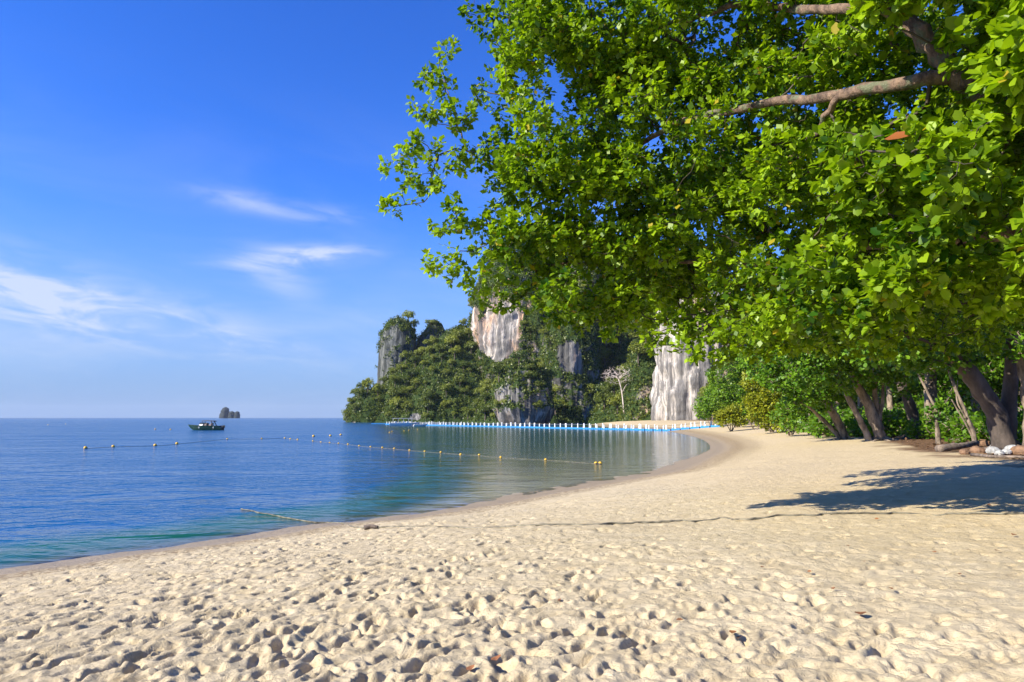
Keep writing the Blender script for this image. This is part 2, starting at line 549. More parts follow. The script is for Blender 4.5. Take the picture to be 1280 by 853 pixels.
def make_beach():
    th = np.concatenate((np.linspace(-180, -47, 40)[:-1], np.linspace(-47, 47, 680), np.linspace(47, 180, 40)[1:-1]))
    th = np.radians(th)
    rr = np.concatenate((np.linspace(0.2, 3.2, 10)[:-1], np.linspace(3.2 ** -.5, 46 ** -.5, 500) ** -2.0, np.geomspace(46, 420, 60)[1:]))
    T, Rr = np.meshgrid(th, rr)
    x = Rr * np.sin(T); y = Rr * np.cos(T)
    z, s = base_h(x, y)
    q = np.stack((x.ravel() * 5.5, y.ravel() * 5.5, np.zeros(x.size)), 1)
    near = sstep(60, 20, Rr)
    z = z + relief(x, y, s) + (fbm(q, 4, 11, 0.66).reshape(x.shape) - 0.5) * 0.034 * near * sstep(0.9, 3.0, s)
    # low steps of the wet foreshore
    z = z + 0.018 * np.sin(s * 3.1 + 2 * fbm(q * 0.1, 2, 3).reshape(x.shape)) * sstep(0.1, 0.8, s) * sstep(4.5, 1.5, s)
    n, m = x.shape
    idx = np.arange(n * m).reshape(n, m)
    a = idx[:-1]; b = idx[1:]
    f = np.stack((a.ravel(), b.ravel(), np.roll(b, -1, 1).ravel(), np.roll(a, -1, 1).ravel()), 1)[:, ::-1]
    litter_line = np.interp(y.ravel(), [-20, 0, 10, 18, 26, 36, 50, 75, 120, 160], [15, 15, 14.2, 15.5, 17.6, 21, 27, 34, 46, 60]).reshape(x.shape)
    nz = (fbm(np.stack((x.ravel() * .5, y.ravel() * .5, 0 * x.ravel()), 1), 4, 21).reshape(x.shape) - 0.5)
    lit = sstep(-0.8, 1.0, x - litter_line + nz * 5)
    me = mesh_np('beach', np.stack((x.ravel(), y.ravel(), z.ravel()), 1), f, None, True,
                 {'litter': lit.ravel(), 'inland': s.ravel()})
    return obj('beach', me)


def sand_mat():
    m, t, b = mat_new('sand')
    co = t.nodes.new('ShaderNodeTexCoord').outputs['Object']
    big = noise_n(t, 0.35, 4, 0.6, co); mid = noise_n(t, 3.0, 5, 0.65, co); fine = noise_n(t, 60.0, 4, 0.7, co)
    c = mixc(t, smooth_n(t, mid, 0.3, 0.72), (0.49, 0.395, 0.235), (0.60, 0.500, 0.320))
    sep = t.nodes.new('ShaderNodeSeparateXYZ'); t.links.new(co, sep.inputs[0])
    warm = math_n(t, 'ADD', smooth_n(t, math_n(t, 'ADD', sep.outputs[0], math_n(t, 'MULTIPLY', big, 6.0)), 5.0, 13.0), 0.0)
    c = mixc(t, math_n(t, 'MULTIPLY', warm, 0.35), c, (0.54, 0.40, 0.195))
    c = mixc(t, math_n(t, 'MULTIPLY', smooth_n(t, fine, 0.62, 0.74), 0.35), c, (0.22, 0.16, 0.09))
    inl = nd(t, 'ShaderNodeAttribute', attribute_name='inland').outputs['Fac']
    inn = math_n(t, 'ADD', inl, math_n(t, 'MULTIPLY', math_n(t, 'SUBTRACT', mid, 0.5), 1.2))
    wet = smooth_n(t, inn, 2.9, 1.1)
    far = smooth_n(t, sep.outputs[1], 30.0, 60.0)
    wet2 = math_n(t, 'MULTIPLY', smooth_n(t, inn, 5.5, 3.6), far)
    wetm = math_n(t, 'MAXIMUM', wet, math_n(t, 'MULTIPLY', wet2, 0.75))
    c = mixc(t, math_n(t, 'MULTIPLY', wetm, 0.85), c, (0.30, 0.225, 0.125))
    c = mixc(t, smooth_n(t, inl, -0.2, -1.0), c, (0.50, 0.45, 0.30))
    # line of coarse debris left by the tide
    deb = noise_n(t, 9.0, 5, 0.75, co)
    band = math_n(t, 'MULTIPLY', smooth_n(t, inn, 1.2, 2.0), smooth_n(t, inn, 3.6, 2.6))
    c = mixc(t, math_n(t, 'MULTIPLY', math_n(t, 'MULTIPLY', band, smooth_n(t, deb, 0.44, 0.56)), 0.8), c, (0.22, 0.15, 0.075))
    lit = nd(t, 'ShaderNodeAttribute', attribute_name='litter').outputs['Fac']
    ln = noise_n(t, 7.0, 6, 0.7, co)
    lc = mixc(t, smooth_n(t, ln, 0.35, 0.65), (0.045, 0.028, 0.016), (0.24, 0.13, 0.06))
    c = mixc(t, lit, c, lc)
    lk(t, c, b.inputs['Base Color'])
    rg = math_n(t, 'SUBTRACT', 0.95, math_n(t, 'MULTIPLY', wet, 0.5)); lk(t, rg, b.inputs['Roughness'])
    b.inputs['Specular IOR Level'].default_value = 0.25
    n1_ = bump_n(t, noise_n(t, 11.0, 7, 0.72, co, None, 0.8), 0.8, 0.045)
    n0_ = bump_n(t, noise_n(t, 4.2, 5, 0.62, co, None, 1.0), 0.45, 0.10, n1_)
    n2_ = bump_n(t, fine, 0.5, 0.008, n0_)
    lk(t, n2_, b.inputs['Normal'])
    return m


beach = make_beach(); beach.data.materials.append(sand_mat())
tag(beach, 'pale trampled sand beach curving round the bay', kind='structure')


# ------------------------------------------------------------------ sea
def make_sea():
    th = np.radians(np.concatenate((np.linspace(-180, -60, 24)[:-1], np.linspace(-60, 45, 170), np.linspace(45, 180, 24)[1:-1])))
    rr = np.concatenate((np.geomspace(8, 160, 150), np.geomspace(160, 7000, 40)[1:]))
    T, Rr = np.meshgrid(th, rr); x = Rr * np.sin(T); y = Rr * np.cos(T)
    s = shore_dist(x, y); dep = -np.interp(s, PROF_D, PROF_Z) * bay(x, y)
    z = np.zeros_like(x)
    n, m = x.shape; idx = np.arange(n * m).reshape(n, m); a = idx[:-1]; b = idx[1:]
    f = np.stack((a.ravel(), b.ravel(), np.roll(b, -1, 1).ravel(), np.roll(a, -1, 1).ravel()), 1)[:, ::-1]
    keep = (s.ravel()[f] < 6).any(1)
    me = mesh_np('sea', np.stack((x.ravel(), y.ravel(), z.ravel()), 1), f[keep], None, True, {'depth': dep.ravel(), 'breeze': (1 - .74 * sstep(-4, 5, x + .20 * y) * sstep(300, 220, y)).ravel()})
    m_ = bpy.data.materials.new('sea_water'); m_.use_nodes = True; t = m_.node_tree; t.nodes.clear()
    co = t.nodes.new('ShaderNodeTexCoord').outputs['Object']
    w0 = noise_n(t, 0.05, 3, 0.5, co, (1, 2.4, 1))
    w1 = noise_n(t, 0.30, 3, 0.55, co, (1.0, 1.6, 1), 0.5)
    w2 = noise_n(t, 1.5, 3, 0.55, co, (1.0, 1.4, 1), 0.8)
    w3 = noise_n(t, 5.0, 2, 0.5, co, (1.3, 1.1, 1), 0.6)
    calm = math_n(t, 'ADD', 0.45, math_n(t, 'MULTIPLY', smooth_n(t, w0, 0.35, 0.7), 0.9))
    brz = nd(t, 'ShaderNodeAttribute', attribute_name='breeze').outputs['Fac']
    calm = math_n(t, 'MULTIPLY', calm, brz)
    b1 = t.nodes.new('ShaderNodeBump'); b1.inputs['Distance'].default_value = 0.7
    lk(t, math_n(t, 'MULTIPLY', brz, 0.75), b1.inputs['Strength']); lk(t, w1, b1.inputs['Height']); nrm = b1.outputs[0]
    bz = t.nodes.new('ShaderNodeBump'); bz.inputs['Distance'].default_value = 0.16
    lk(t, math_n(t, 'MULTIPLY', calm, 1.0), bz.inputs['Strength']); lk(t, w2, bz.inputs['Height']); lk(t, nrm, bz.inputs['Normal'])
    b3 = t.nodes.new('ShaderNodeBump'); b3.inputs['Distance'].default_value = 0.05
    lk(t, math_n(t, 'MULTIPLY', calm, 0.6), b3.inputs['Strength']); lk(t, w3, b3.inputs['Height']); lk(t, bz.outputs[0], b3.inputs['Normal'])
    nrm = b3.outputs[0]
    dpt = nd(t, 'ShaderNodeAttribute', attribute_name='depth').outputs['Fac']
    dpt = math_n(t, 'MAXIMUM', dpt, 0.0)
    c = mixc(t, smooth_n(t, dpt, 0.015, 0.20), (0.30, 0.34, 0.18), (0.006, 0.110, 0.058))
    c = mixc(t, smooth_n(t, dpt, 0.5, 1.35), c, (0.003, 0.085, 0.225))
    df = nd(t, 'ShaderNodeBsdfDiffuse'); lk(t, c, df.inputs[0])
    tr = nd(t, 'ShaderNodeBsdfTransparent'); tr.inputs[0].default_value = (0.93, 0.98, 0.96, 1)
    thick = math_n(t, 'SUBTRACT', 1.0, math_n(t, 'EXPONENT', math_n(t, 'MULTIPLY', dpt, -4.5)))
    body = nd(t, 'ShaderNodeMixShader'); lk(t, thick, body.inputs[0]); lk(t, tr.outputs[0], body.inputs[1]); lk(t, df.outputs[0], body.inputs[2])
    gl = nd(t, 'ShaderNodeBsdfGlossy'); lk(t, math_n(t, 'ADD', math_n(t, 'MULTIPLY', brz, 0.02), 0.095), gl.inputs['Roughness']); lk(t, nrm, gl.inputs['Normal'])
    # two-sided Schlick reflectance: light comes up through the surface as well as down
    geo = nd(t, 'ShaderNodeNewGeometry'); vd = nd(t, 'ShaderNodeVectorMath', operation='DOT_PRODUCT')
    lk(t, geo.outputs['Incoming'], vd.inputs[0]); lk(t, nrm, vd.inputs[1])
    co1 = math_n(t, 'SUBTRACT', 1.0, math_n(t, 'MINIMUM', math_n(t, 'ABSOLUTE', vd.outputs['Value']), 1.0))
    frs = math_n(t, 'ADD', 0.02, math_n(t, 'MULTIPLY', math_n(t, 'POWER', co1, 5.0), 0.98))
    mx = nd(t, 'ShaderNodeMixShader'); lk(t, frs, mx.inputs[0]); lk(t, body.outputs[0], mx.inputs[1]); lk(t, gl.outputs[0], mx.inputs[2])
    out = nd(t, 'ShaderNodeOutputMaterial'); lk(t, mx.outputs[0], out.inputs[0])
    me.materials.append(m_)
    return tag(obj('sea', me), 'calm blue sea turning green in the shallow bay', kind='structure')


make_sea()


# ------------------------------------------------------------------ rock massifs
def rock_mat(name, c_lo, c_hi, stain, dark, veg=(0.035, 0.06, 0.015), scale=1.0):
    m, t, b = mat_new(name)
    co = t.nodes.new('ShaderNodeTexCoord').outputs['Object']
    st = noise_n(t, 0.16 * scale, 6, 0.62, co, (1, 1, 0.10), 0.4)
    st2 = noise_n(t, 0.42 * scale, 6, 0.68, co, (1, 1, 0.07), 0.6)
    bl = noise_n(t, 0.06 * scale, 4, 0.6, co, (1, 1, 0.35))
    fine = noise_n(t, 0.9 * scale, 6, 0.7, co, (1, 1, 0.3))
    c = mixc(t, smooth_n(t, fine, 0.3, 0.7), c_lo, c_hi)
    c = mixc(t, math_n(t, 'MULTIPLY', smooth_n(t, bl, 0.48, 0.62), 0.8), c, stain)
    c = mixc(t, math_n(t, 'MULTIPLY', smooth_n(t, st, 0.46, 0.58), 0.85), c, dark)
    c = mixc(t, math_n(t, 'MULTIPLY', smooth_n(t, st2, 0.50, 0.60), 0.8), c, dark)
    v = nd(t, 'ShaderNodeAttribute', attribute_name='veg').outputs['Fac']
    vn = math_n(t, 'ADD', v, math_n(t, 'MULTIPLY', math_n(t, 'SUBTRACT', fine, 0.5), 0.7))
    c = mixc(t, smooth_n(t, vn, 0.40, 0.62), c, veg)
    lk(t, c, b.inputs['Base Color']); b.inputs['Roughness'].default_value = 0.95; b.inputs['Specular IOR Level'].default_value = 0.15
    n_ = bump_n(t, st2, 0.9, 1.2); n_ = bump_n(t, fine, 0.8, 0.7, n_)
    lk(t, n_, b.inputs['Normal'])
    return m


M_LIME = rock_mat('limestone', (0.36, 0.33, 0.29), (0.66, 0.60, 0.53), (0.50, 0.30, 0.18), (0.13, 0.125, 0.12))
M_LIME_G = rock_mat('limestone_grey', (0.20, 0.19, 0.175), (0.38, 0.36, 0.33), (0.42, 0.29, 0.19), (0.07, 0.07, 0.068))
M_STACK = rock_mat('limestone_dark', (0.10, 0.11, 0.10), (0.22, 0.22, 0.20), (0.32, 0.25, 0.18), (0.05, 0.055, 0.05))
M_ISLE = plain('islet_rock', (0.028, 0.036, 0.036), 0.95, 0.35, 0.1)

CLIFF = ([0, .06, .2, .5, .8, .92, .98, 1.0], [1.06, .98, 1.0, .97, .9, .72, .4, 0.0])
SLOPE = ([0, .08, .25, .5, .75, .92, 1.0], [1.0, .95, .80, .60, .36, .16, 0.0])
DOME = ([0, .15, .4, .65, .85, .96, 1.0], [1.0, 0.99, .93, .80, .55, .28, 0.0])
TOWER = ([0, .5, .78, .88, .95, .985, 1.0], [1.05, 1.0, .96, .86, .64, .36, 0.0])
OVER = ([0, .05, .14, .3, .6, .85, .96, 1.0], [.78, .76, .90, 1.03, .95, .70, .38, 0.0])
ROCKS = []      # (verts, normals, veg, area) of every massif, for planting


def massif(name, c, rx, ry, h, prof, mat, seed, flute=0.10, lump=0.16, veg_bias=0.0, bare=(), rz=0.0, nt=116, nz=64, label=None, lean=(0, 0), kind=True):
    th = np.linspace(0, 2 * math.pi, nt, endpoint=False)
    ss = np.linspace(0, 1, nz) ** 0.9
    T, S = np.meshgrid(th, ss)
    pr = np.interp(S, prof[0], prof[1])
    ux = np.cos(T); uy = np.sin(T)
    x0, y0 = c[0], c[1]
    q = np.stack((ux * rx * 0.9 + seed * 31.7, uy * ry * 0.9 - seed * 12.1, S * h), -1).reshape(-1, 3)
    lm = (fbm(q * np.array((1, 1, .6)) / (0.55 * max(rx, 8)), 3, seed) - .5).reshape(T.shape)
    fl = (1 - np.abs(2 * fbm(q * np.array((.30, .30, .022)), 4, seed + 9, .55) - 1)).reshape(T.shape) - .72
    md = (fbm(q * .16, 4, seed + 20, .55) - .5).reshape(T.shape)
    k = pr * (1 + 2 * lump * lm + flute * fl * 1.6 + 0.10 * md * 2 * (0.4 + flute * 4))
    X = ux * rx * k; Y = uy * ry * k
    cz, sz = math.cos(rz), math.sin(rz)
    Xw = x0 + X * cz - Y * sz + lean[0] * S * h; Yw = y0 + X * sz + Y * cz + lean[1] * S * h
    Z = -3 + S * (h + 3) * (1 + 0.10 * lm * sstep(.5, 1, S)) + md * 3.0 * sstep(.02, .2, S)
    V = np.stack((Xw, Yw, Z), -1)
    dt = np.roll(V, -1, 1) - np.roll(V, 1, 1); dz = np.gradient(V, axis=0)
    N = np.cross(dt, dz); A = np.linalg.norm(N, axis=-1); N /= A[..., None] + 1e-9
    vg = N[..., 2] * 1.25 + veg_bias + 0.9 * md + 0.5 * lm
    for bp, br in bare:
        d = np.linalg.norm((V - np.array(bp)) / np.array(br), axis=-1)
        vg = vg - 2.2 * sstep(1.15, 0.75, d + 0.5 * md)
    vg = np.clip(vg * 1.1, 0, 1)
    idx = np.arange(nt * nz).reshape(nz, nt); a = idx[:-1]; b = idx[1:]
    f = np.stack((a.ravel(), np.roll(a, -1, 1).ravel(), np.roll(b, -1, 1).ravel(), b.ravel()), 1)
    me = mesh_np(name, V.reshape(-1, 3), f, mat, False, {'veg': vg.ravel()})
    o = obj(name, me)
    if kind:
        tag(o, label, kind='structure')
    ROCKS.append(dict(V=V.reshape(-1, 3), N=N.reshape(-1, 3), veg=vg.ravel(), A=A.ravel(), me=me, name=name))
    return o


def at(px, d):
    return ((px - 640) / F * d, d)


def hh(py, d):
    return CAM_H + (522 - py) / F * d


# west slope running down to the point
massif('headland', at(575, 430), 62, 42, hh(408, 430) , SLOPE, M_LIME_G, 1, .03, .10, 0.62, bare=((P(517, 521, 392), (4, 30, 2.0)),), label='wooded limestone headland sloping down to the sea')
massif('headland', at(515, 425), 32, 28, hh(446, 425), SLOPE, M_LIME_G, 2, .03, .12, 0.62, label='low wooded spur of the headland')
massif('headland', at(470, 424), 19, 20, hh(487, 424), DOME, M_LIME_G, 3, .03, .14, 0.62, nt=90, nz=50, label='wooded point where the headland meets the sea')
massif('rock_tower', at(493.5, 452), 12.2, 10, hh(398, 452), TOWER, M_STACK, 4, .06, .08, 0.12, nt=110, nz=80, lean=(.03, 0), label='rounded dark rock tower on the headland ridge')
massif('rock_tower', at(541, 462), 17.5, 12, hh(401, 462), DOME, M_STACK, 5, .05, .16, 0.0, nt=110, nz=60, label='low dark rock knob beside the rounded tower')
# the tall cliff
massif('cliff', at(664, 432), 38, 40, hh(318, 432), CLIFF, M_LIME, 6,  .09, .10, 0.62, nt=220, nz=110,
       bare=((P(622, 412, 392), (14, 40, 17)), (P(590, 396, 400), (4, 30, 11))), label='tall streaked limestone cliff with pale and orange face')
massif('cliff', at(735, 420), 30, 36, hh(286, 420), CLIFF, M_LIME_G, 7, .09, .12, 0.68, nt=220, nz=120, label='grey limestone cliff overgrown with creepers')
massif('cliff', at(713, 372), 17, 20, hh(392, 372), CLIFF, M_LIME_G, 8, .11, .16, 0.66, nt=170, nz=100,
       bare=((P(712, 445, 352), (6, 30, 9)),), label='creeper covered limestone buttress with a bare grey patch')
massif('headland', at(655, 372), 34, 30, hh(447, 372), SLOPE, M_LIME_G, 9, .03, .12, 0.6, label='wooded slope below the tall cliff')
massif('rock_outcrop', at(655, 318), 12.8, 12, hh(452, 318), OVER, M_LIME_G, 10, .16, .22, 0.22, nt=190, nz=90, label='undercut grey rock outcrop standing in the water')
massif('cliff', at(800, 400), 34, 30, hh(330, 400), CLIFF, M_LIME_G, 11, .08, .12, 0.68, nt=180, nz=100, label='overgrown cliff at the back of the shaded gully')
massif('headland', at(782, 318), 21, 26, hh(480, 318), SLOPE, M_LIME_G, 12, .03, .12, 0.7, label='bushy slope beside the pale cliff')
massif('headland', at(808, 300), 12, 16, hh(430, 300), DOME, M_LIME_G, 13, .05, .12, 0.6, nt=90, nz=60, label='creeper covered flank left of the pale cliff')
massif('cliff', at(880, 268), 19.5, 17, hh(345, 268), CLIFF, M_LIME, 14, .17, .10, -0.65, nt=220, nz=120,
       bare=((P(860, 465, 255), (16, 30, 26)),), label='pale vertical limestone cliff with dark streaks behind the beach')
massif('headland', at(1090, 235), 60, 55, 62, SLOPE, M_LIME_G, 15, .03, .12, 0.7, label='wooded hill behind the beach trees')
massif('headland', at(1330, 140), 62, 50, 55, SLOPE, M_LIME_G, 16, .03, .12, 0.7, label='wooded hill rising inland of the beach')

# distant islet: three stacks, one body of rock
isl = MB()
for px, w, py, sd_ in ((282.6, 12, 509.2, 1), (291.3, 9.5, 514.2, 2), (298.0, 8.0, 514.4, 3)):
    d = 2600.0; cx = (px - 640) / F * d; r = w / 2 / F * d; h = hh(py, d)
    secs = []
    for i in range(10):
        s_ = i / 9; k = float(np.interp(s_, [0, .3, .7, .9, 1], [1.0, .96, .82, .62, .15]))
        ring = []
        for j in range(14):
            a = 2 * math.pi * j / 14
            w_ = 1 + 0.22 * (random.random() - .5)
            ring.append((cx + r * k * w_ * math.cos(a) + r * (.18 if sd_ == 1 else .1) * s_, d + r * k * w_ * math.sin(a), -2 + (h + 2) * s_))
        secs.append(ring)
    isl.loft(secs, closed=True)
tag(isl.build('rocky_islet', M_ISLE), 'small rocky islet of three stacks on the horizon', kind='structure')


# ------------------------------------------------------------------ foliage builders
LEAF6_V = np.array([(0, 0, 0), (.34, .30, .07), (.36, .68, .06), (0, 1.0, -.04), (-.36, .68, .06), (-.34, .30, .07)])
LEAF6_F = np.array([(0, 1, 2, 3), (0, 3, 4, 5)])
LEAF4_V = np.array([(0, 0, 0), (.38, .5, .06), (0, 1.0, 0), (-.38, .5, .06)])
LEAF4_F = np.array([(0, 1, 2, 3)])


def unit(a):
    return a / (np.linalg.norm(a, axis=-1, keepdims=True) + 1e-9)


def leaf_frames(axis, nrm):
    a = unit(axis); x = unit(np.cross(a, nrm)); z = np.cross(x, a)
    return np.stack((x, a, z), -1)            # columns


def leaf_mesh(name, pos, axis, nrm, size, tint, mat, simple=False):
    tv, tf = (LEAF4_V, LEAF4_F) if simple else (LEAF6_V, LEAF6_F)
    fr = leaf_frames(axis, nrm)
    v = np.einsum('nij,kj->nki', fr, tv) * size[:, None, None] + pos[:, None, :]
    n, k = len(pos), len(tv)
    f = (tf[None] + (np.arange(n) * k)[:, None, None]).reshape(-1, 4)
    return mesh_np(name, v.reshape(-1, 3), f, mat, False, {'tint': np.repeat(tint, k)})


def sph(n):
    return unit(rng.normal(size=(n, 3)))


def rosettes(tips, outdir, per, size, spread=0.10, up=0.55):
    """leaves around twig tips; returns pos, axis, normal, size, tint"""
    n = len(tips); m = n * per
    pos = np.repeat(tips, per, 0); o = np.repeat(unit(outdir), per, 0)
    ax = unit(o * 0.5 + sph(m) * 0.85 + np.array((0, 0, -0.12)))
    pos = pos + sph(m) * spread * rng.random((m, 1)) + ax * 0.02
    nr = unit(np.array((0, 0, up)) + sph(m) * 0.55 + np.array(TOSUN) * 0.35)
    sz = size * rng.uniform(0.62, 1.15, m)
    tw = np.repeat(rng.random(n), per)
    tint = np.clip(0.5 * tw + 0.6 * rng.random(m) - 0.05, 0, 1)
    return pos, ax, nr, sz, tint


def skeleton(roots, targets, jitter=0.06, keep=0.85):
    """joins targets to the nearest wood; returns nodes, parent index"""
    nodes = [np.array(r) for r in roots]; par = [-1] * len(roots)
    nodes = np.array(nodes); cap = len(nodes) + len(targets) * 3
    buf = np.zeros((cap, 3)); buf[:len(nodes)] = nodes; cnt = len(nodes); par = par + [0] * (cap - cnt)
    d0 = np.min(np.linalg.norm(targets[:, None, :] - nodes[None], axis=-1), axis=1)
    for i in np.argsort(d0):
        t = targets[i]
        dd = np.linalg.norm(buf[:cnt] - t, axis=1)
        j = int(np.argmin(dd)); a = buf[j]; L = dd[j]
        last = j
        for k in (1 / 3, 2 / 3, 1.0):
            q = a + (t - a) * k
            if k < 1:
                q = q + rng.normal(size=3) * jitter * L + np.array((0, 0, -0.05 * L * math.sin(k * math.pi)))
            buf[cnt] = q; par[cnt] = last; last = cnt; cnt += 1
    return buf[:cnt], np.array(par[:cnt])


def twig_mesh(name, nodes, par, nroot, r0, mat, sides=5, rmax=0.06, ex=2.3):
    n = len(nodes); w = np.zeros(n)
    ch = np.zeros(n, int)
    for i in range(nroot, n): ch[par[i]] += 1
    w[ch == 0] = 1
    for i in range(n - 1, nroot - 1, -1):
        w[par[i]] += max(w[i], 1e-6) if True else 0
    rad = np.minimum(r0 * np.maximum(w, 1) ** (1 / ex), rmax)
    e = np.arange(nroot, n); p0 = nodes[par[e]]; p1 = nodes[e]; ra = np.minimum(rad[par[e]], rad[e] * 1.25); rb = rad[e]
    t = unit(p1 - p0); u = unit(np.cross(t, np.array((.3, .5, .81)))); v_ = np.cross(t, u)
    a = np.linspace(0, 2 * math.pi, sides, endpoint=False)
    ring = np.cos(a)[None, :, None] * u[:, None] + np.sin(a)[None, :, None] * v_[:, None]
    V = np.concatenate((p0[:, None] + ring * ra[:, None, None], p1[:, None] + ring * rb[:, None, None]), 1)
    j = np.arange(sides); k = (j + 1) % sides
    f = np.stack((j, k, k + sides, j + sides), 1)
    Fc = (f[None] + (np.arange(len(e)) * 2 * sides)[:, None, None]).reshape(-1, 4)
    return mesh_np(name, V.reshape(-1, 3), Fc, mat, True)


# ------------------------------------------------------------------ hill woods
def hill_proto(k, seed):
    """a crown of unit radius over a short trunk"""
    nl = 9
    cs = sph(nl) * np.array((.62, .62, .38)) + np.array((0, 0, .55)); rs = rng.uniform(.32, .58, nl)
    n = 950
    w = rng.integers(0, nl, n); d = sph(n); d[:, 2] = np.abs(d[:, 2]) * 0.9 - 0.25; d = unit(d)
    pos = cs[w] + d * rs[w, None] * rng.uniform(.7, 1.08, (n, 1))
    nr = unit(d + sph(n) * .6 + np.array((0, 0, .3))); ax = unit(sph(n) + np.array((0, 0, -.2)))
    tint = np.clip(.25 + .5 * rng.random(n) + .25 * (pos[:, 2] - .5), 0, 1)
    cm = leaf_mesh('crown', pos - ax * .06, ax, nr, rng.uniform(.11, .20, n), tint, M_LEAF_HILL, True)
    tv, tf = tube([(0, 0, -.9), (.03, 0, -.3), (0, .04, .2), (.1, .1, .5)], [.075, .06, .045, .02], 6)
    mb = MB(); mb.add(tv, tf)
    for a in (0.4, 2.5, 4.4):
        v2, f2 = tube([(0, .02, .0), (.25 * math.cos(a), .25 * math.sin(a), .3), (.5 * math.cos(a), .5 * math.sin(a), .5)], [.035, .025, .01], 5)
        mb.add(v2, f2)
    return cm, mb.mesh('trunk', M_BARK_D)


HP = [hill_proto(k, k) for k in range(5)]
pts = []; nrm = []; ar = []; vg = []; src = []
for i_, r_ in enumerate(ROCKS):
    m = (r_['V'][:, 2] > 1.2)
    face = (r_['N'] * unit(CAM - r_['V'])).sum(1) > -0.15
    inside = np.zeros(len(r_['V']), bool)
    pts.append(r_['V'][m & face]); nrm.append(r_['N'][m & face]); ar.append(r_['A'][m & face]); vg.append(r_['veg'][m & face]); src.append(np.full((m & face).sum(), i_))
pts = np.concatenate(pts); nrm = np.concatenate(nrm); ar = np.concatenate(ar); vg = np.concatenate(vg); src = np.concatenate(src)
# drop what lies buried in or hidden behind another massif
from mathutils.bvhtree import BVHTree
bv = []; bf = []; off = 0
for r_ in ROCKS:
    me = r_['me']; a = np.zeros(len(me.polygons) * 4, dtype=np.int32); me.polygons.foreach_get('vertices', a)
    bv.append(r_['V']); bf.append(a.reshape(-1, 4) + off); off += len(r_['V'])
BVH = BVHTree.FromPolygons(np.concatenate(bv).tolist(), np.concatenate(bf).tolist())


def seen(p, n, lift=1.5, eyes=((0, 0, 3.0), (-18, -6, 12), (18, -6, 12))):
    q = Vector(p) + Vector(n) * lift
    for e in eyes:
        d = Vector(e) - q; L = d.length
        if BVH.ray_cast(q, d / L, L)[0] is None:
            return True
    return False


pr_ = ar * sstep(.30, .55, vg); pr_ /= pr_.sum()
order = rng.choice(len(pts), size=min(6000, int((pr_ > 0).sum())), replace=False, p=pr_)
tree_pts = []; cnt = 0
taken = np.zeros((0, 4))
HILL_LABEL = ['small tree on the wooded headland slope left of the tall cliff', 'small tree on the low spur below the rounded rock tower', 'small tree on the wooded point reaching into the sea',
              'small tree on the rounded dark rock tower', 'small tree on the dark knob beside the rounded tower', 'small tree clinging to the tall pale and orange cliff',
              'small tree clinging to the grey creeper hung cliff', 'small tree on the buttress with the bare grey patch', 'small tree on the slope below the tall cliff',
              'small tree on top of the undercut rock outcrop', 'small tree on the cliff behind the shaded gully', 'small tree on the bushy slope by the leafless tree',
              'small tree on the green flank left of the pale cliff', 'small tree on the pale streaked cliff behind the beach', 'small tree on the wooded hill behind the beach trees', 'small tree on the hill inland of the beach']
for i in order:
    p, n_ = pts[i], nrm[i]
    if abs(p[0] / p[1] * F + 640 - 774) < 20 and p[1] < 300: continue
    if n_[2] < 0.18 or p[1] < 200 or (ROCKS[src[i]]['name'] == 'rock_tower' and p[0] < -70):
        continue
    steep = n_[2] < 0.45
    r = rng.uniform(2.0, 3.2) if steep else rng.uniform(2.6, 5.2)
    if len(taken) and (np.linalg.norm(taken[:, :3] - p, axis=1) < 0.62 * (taken[:, 3] + r)).any():
        continue
    if not seen(p, n_, 2.5):
        continue
    taken = np.vstack((taken, (*p, r)))
    k = cnt % 5
    t_ = empty('hill_tree', p + np.array((0, 0, -.1)) + n_ * r * .25, rng.random() * 6.28)
    s_ = r * rng.uniform(.9, 1.1)
    t_.scale = (s_, s_, s_ * rng.uniform(.85, 1.25))
    tag(t_, HILL_LABEL[int(src[i])], 'tree', 'trees: ' + HILL_LABEL[int(src[i])][6:])
    t_.location.z += 0.35 * r
    obj('crown', HP[k][0], t_); obj('trunk', HP[k][1], t_)
    cnt += 1
    if cnt >= 290:
        break
print('hill trees', cnt)

# low growth over the slopes and ledges: nobody could count it
pr_ = ar * sstep(.18, .5, vg); pr_ /= pr_.sum()
ii = rng.choice(len(pts), size=34000, p=pr_)
sel = np.array([seen(pts[i], nrm[i], 2.0) for i in ii]); ii = ii[sel]
cl_n = 9
base = np.repeat(pts[ii], cl_n, 0); bn = np.repeat(nrm[ii], cl_n, 0); m = len(base)
szc = np.repeat(rng.uniform(.5, 1.7, len(ii)), cl_n)
d = sph(m); d = unit(d + bn * 0.8)
pos = base + d * szc[:, None] * rng.uniform(.5, 1.1, (m, 1)) + rng.normal(size=(m, 3)) * .35
tint = np.clip(np.repeat(rng.beta(1.6, 2.2, len(ii)), cl_n) + .25 * (rng.random(m) - .5), 0, 1)
tag(obj('shrub_cover', leaf_mesh('shrub_cover', pos, unit(sph(m) + bn * .3), unit(d + sph(m) * .7), rng.uniform(.55, 1.15, m), tint, M_SHRUB, True)),
    'scrub and creepers covering the headland slopes and ledges', kind='stuff')

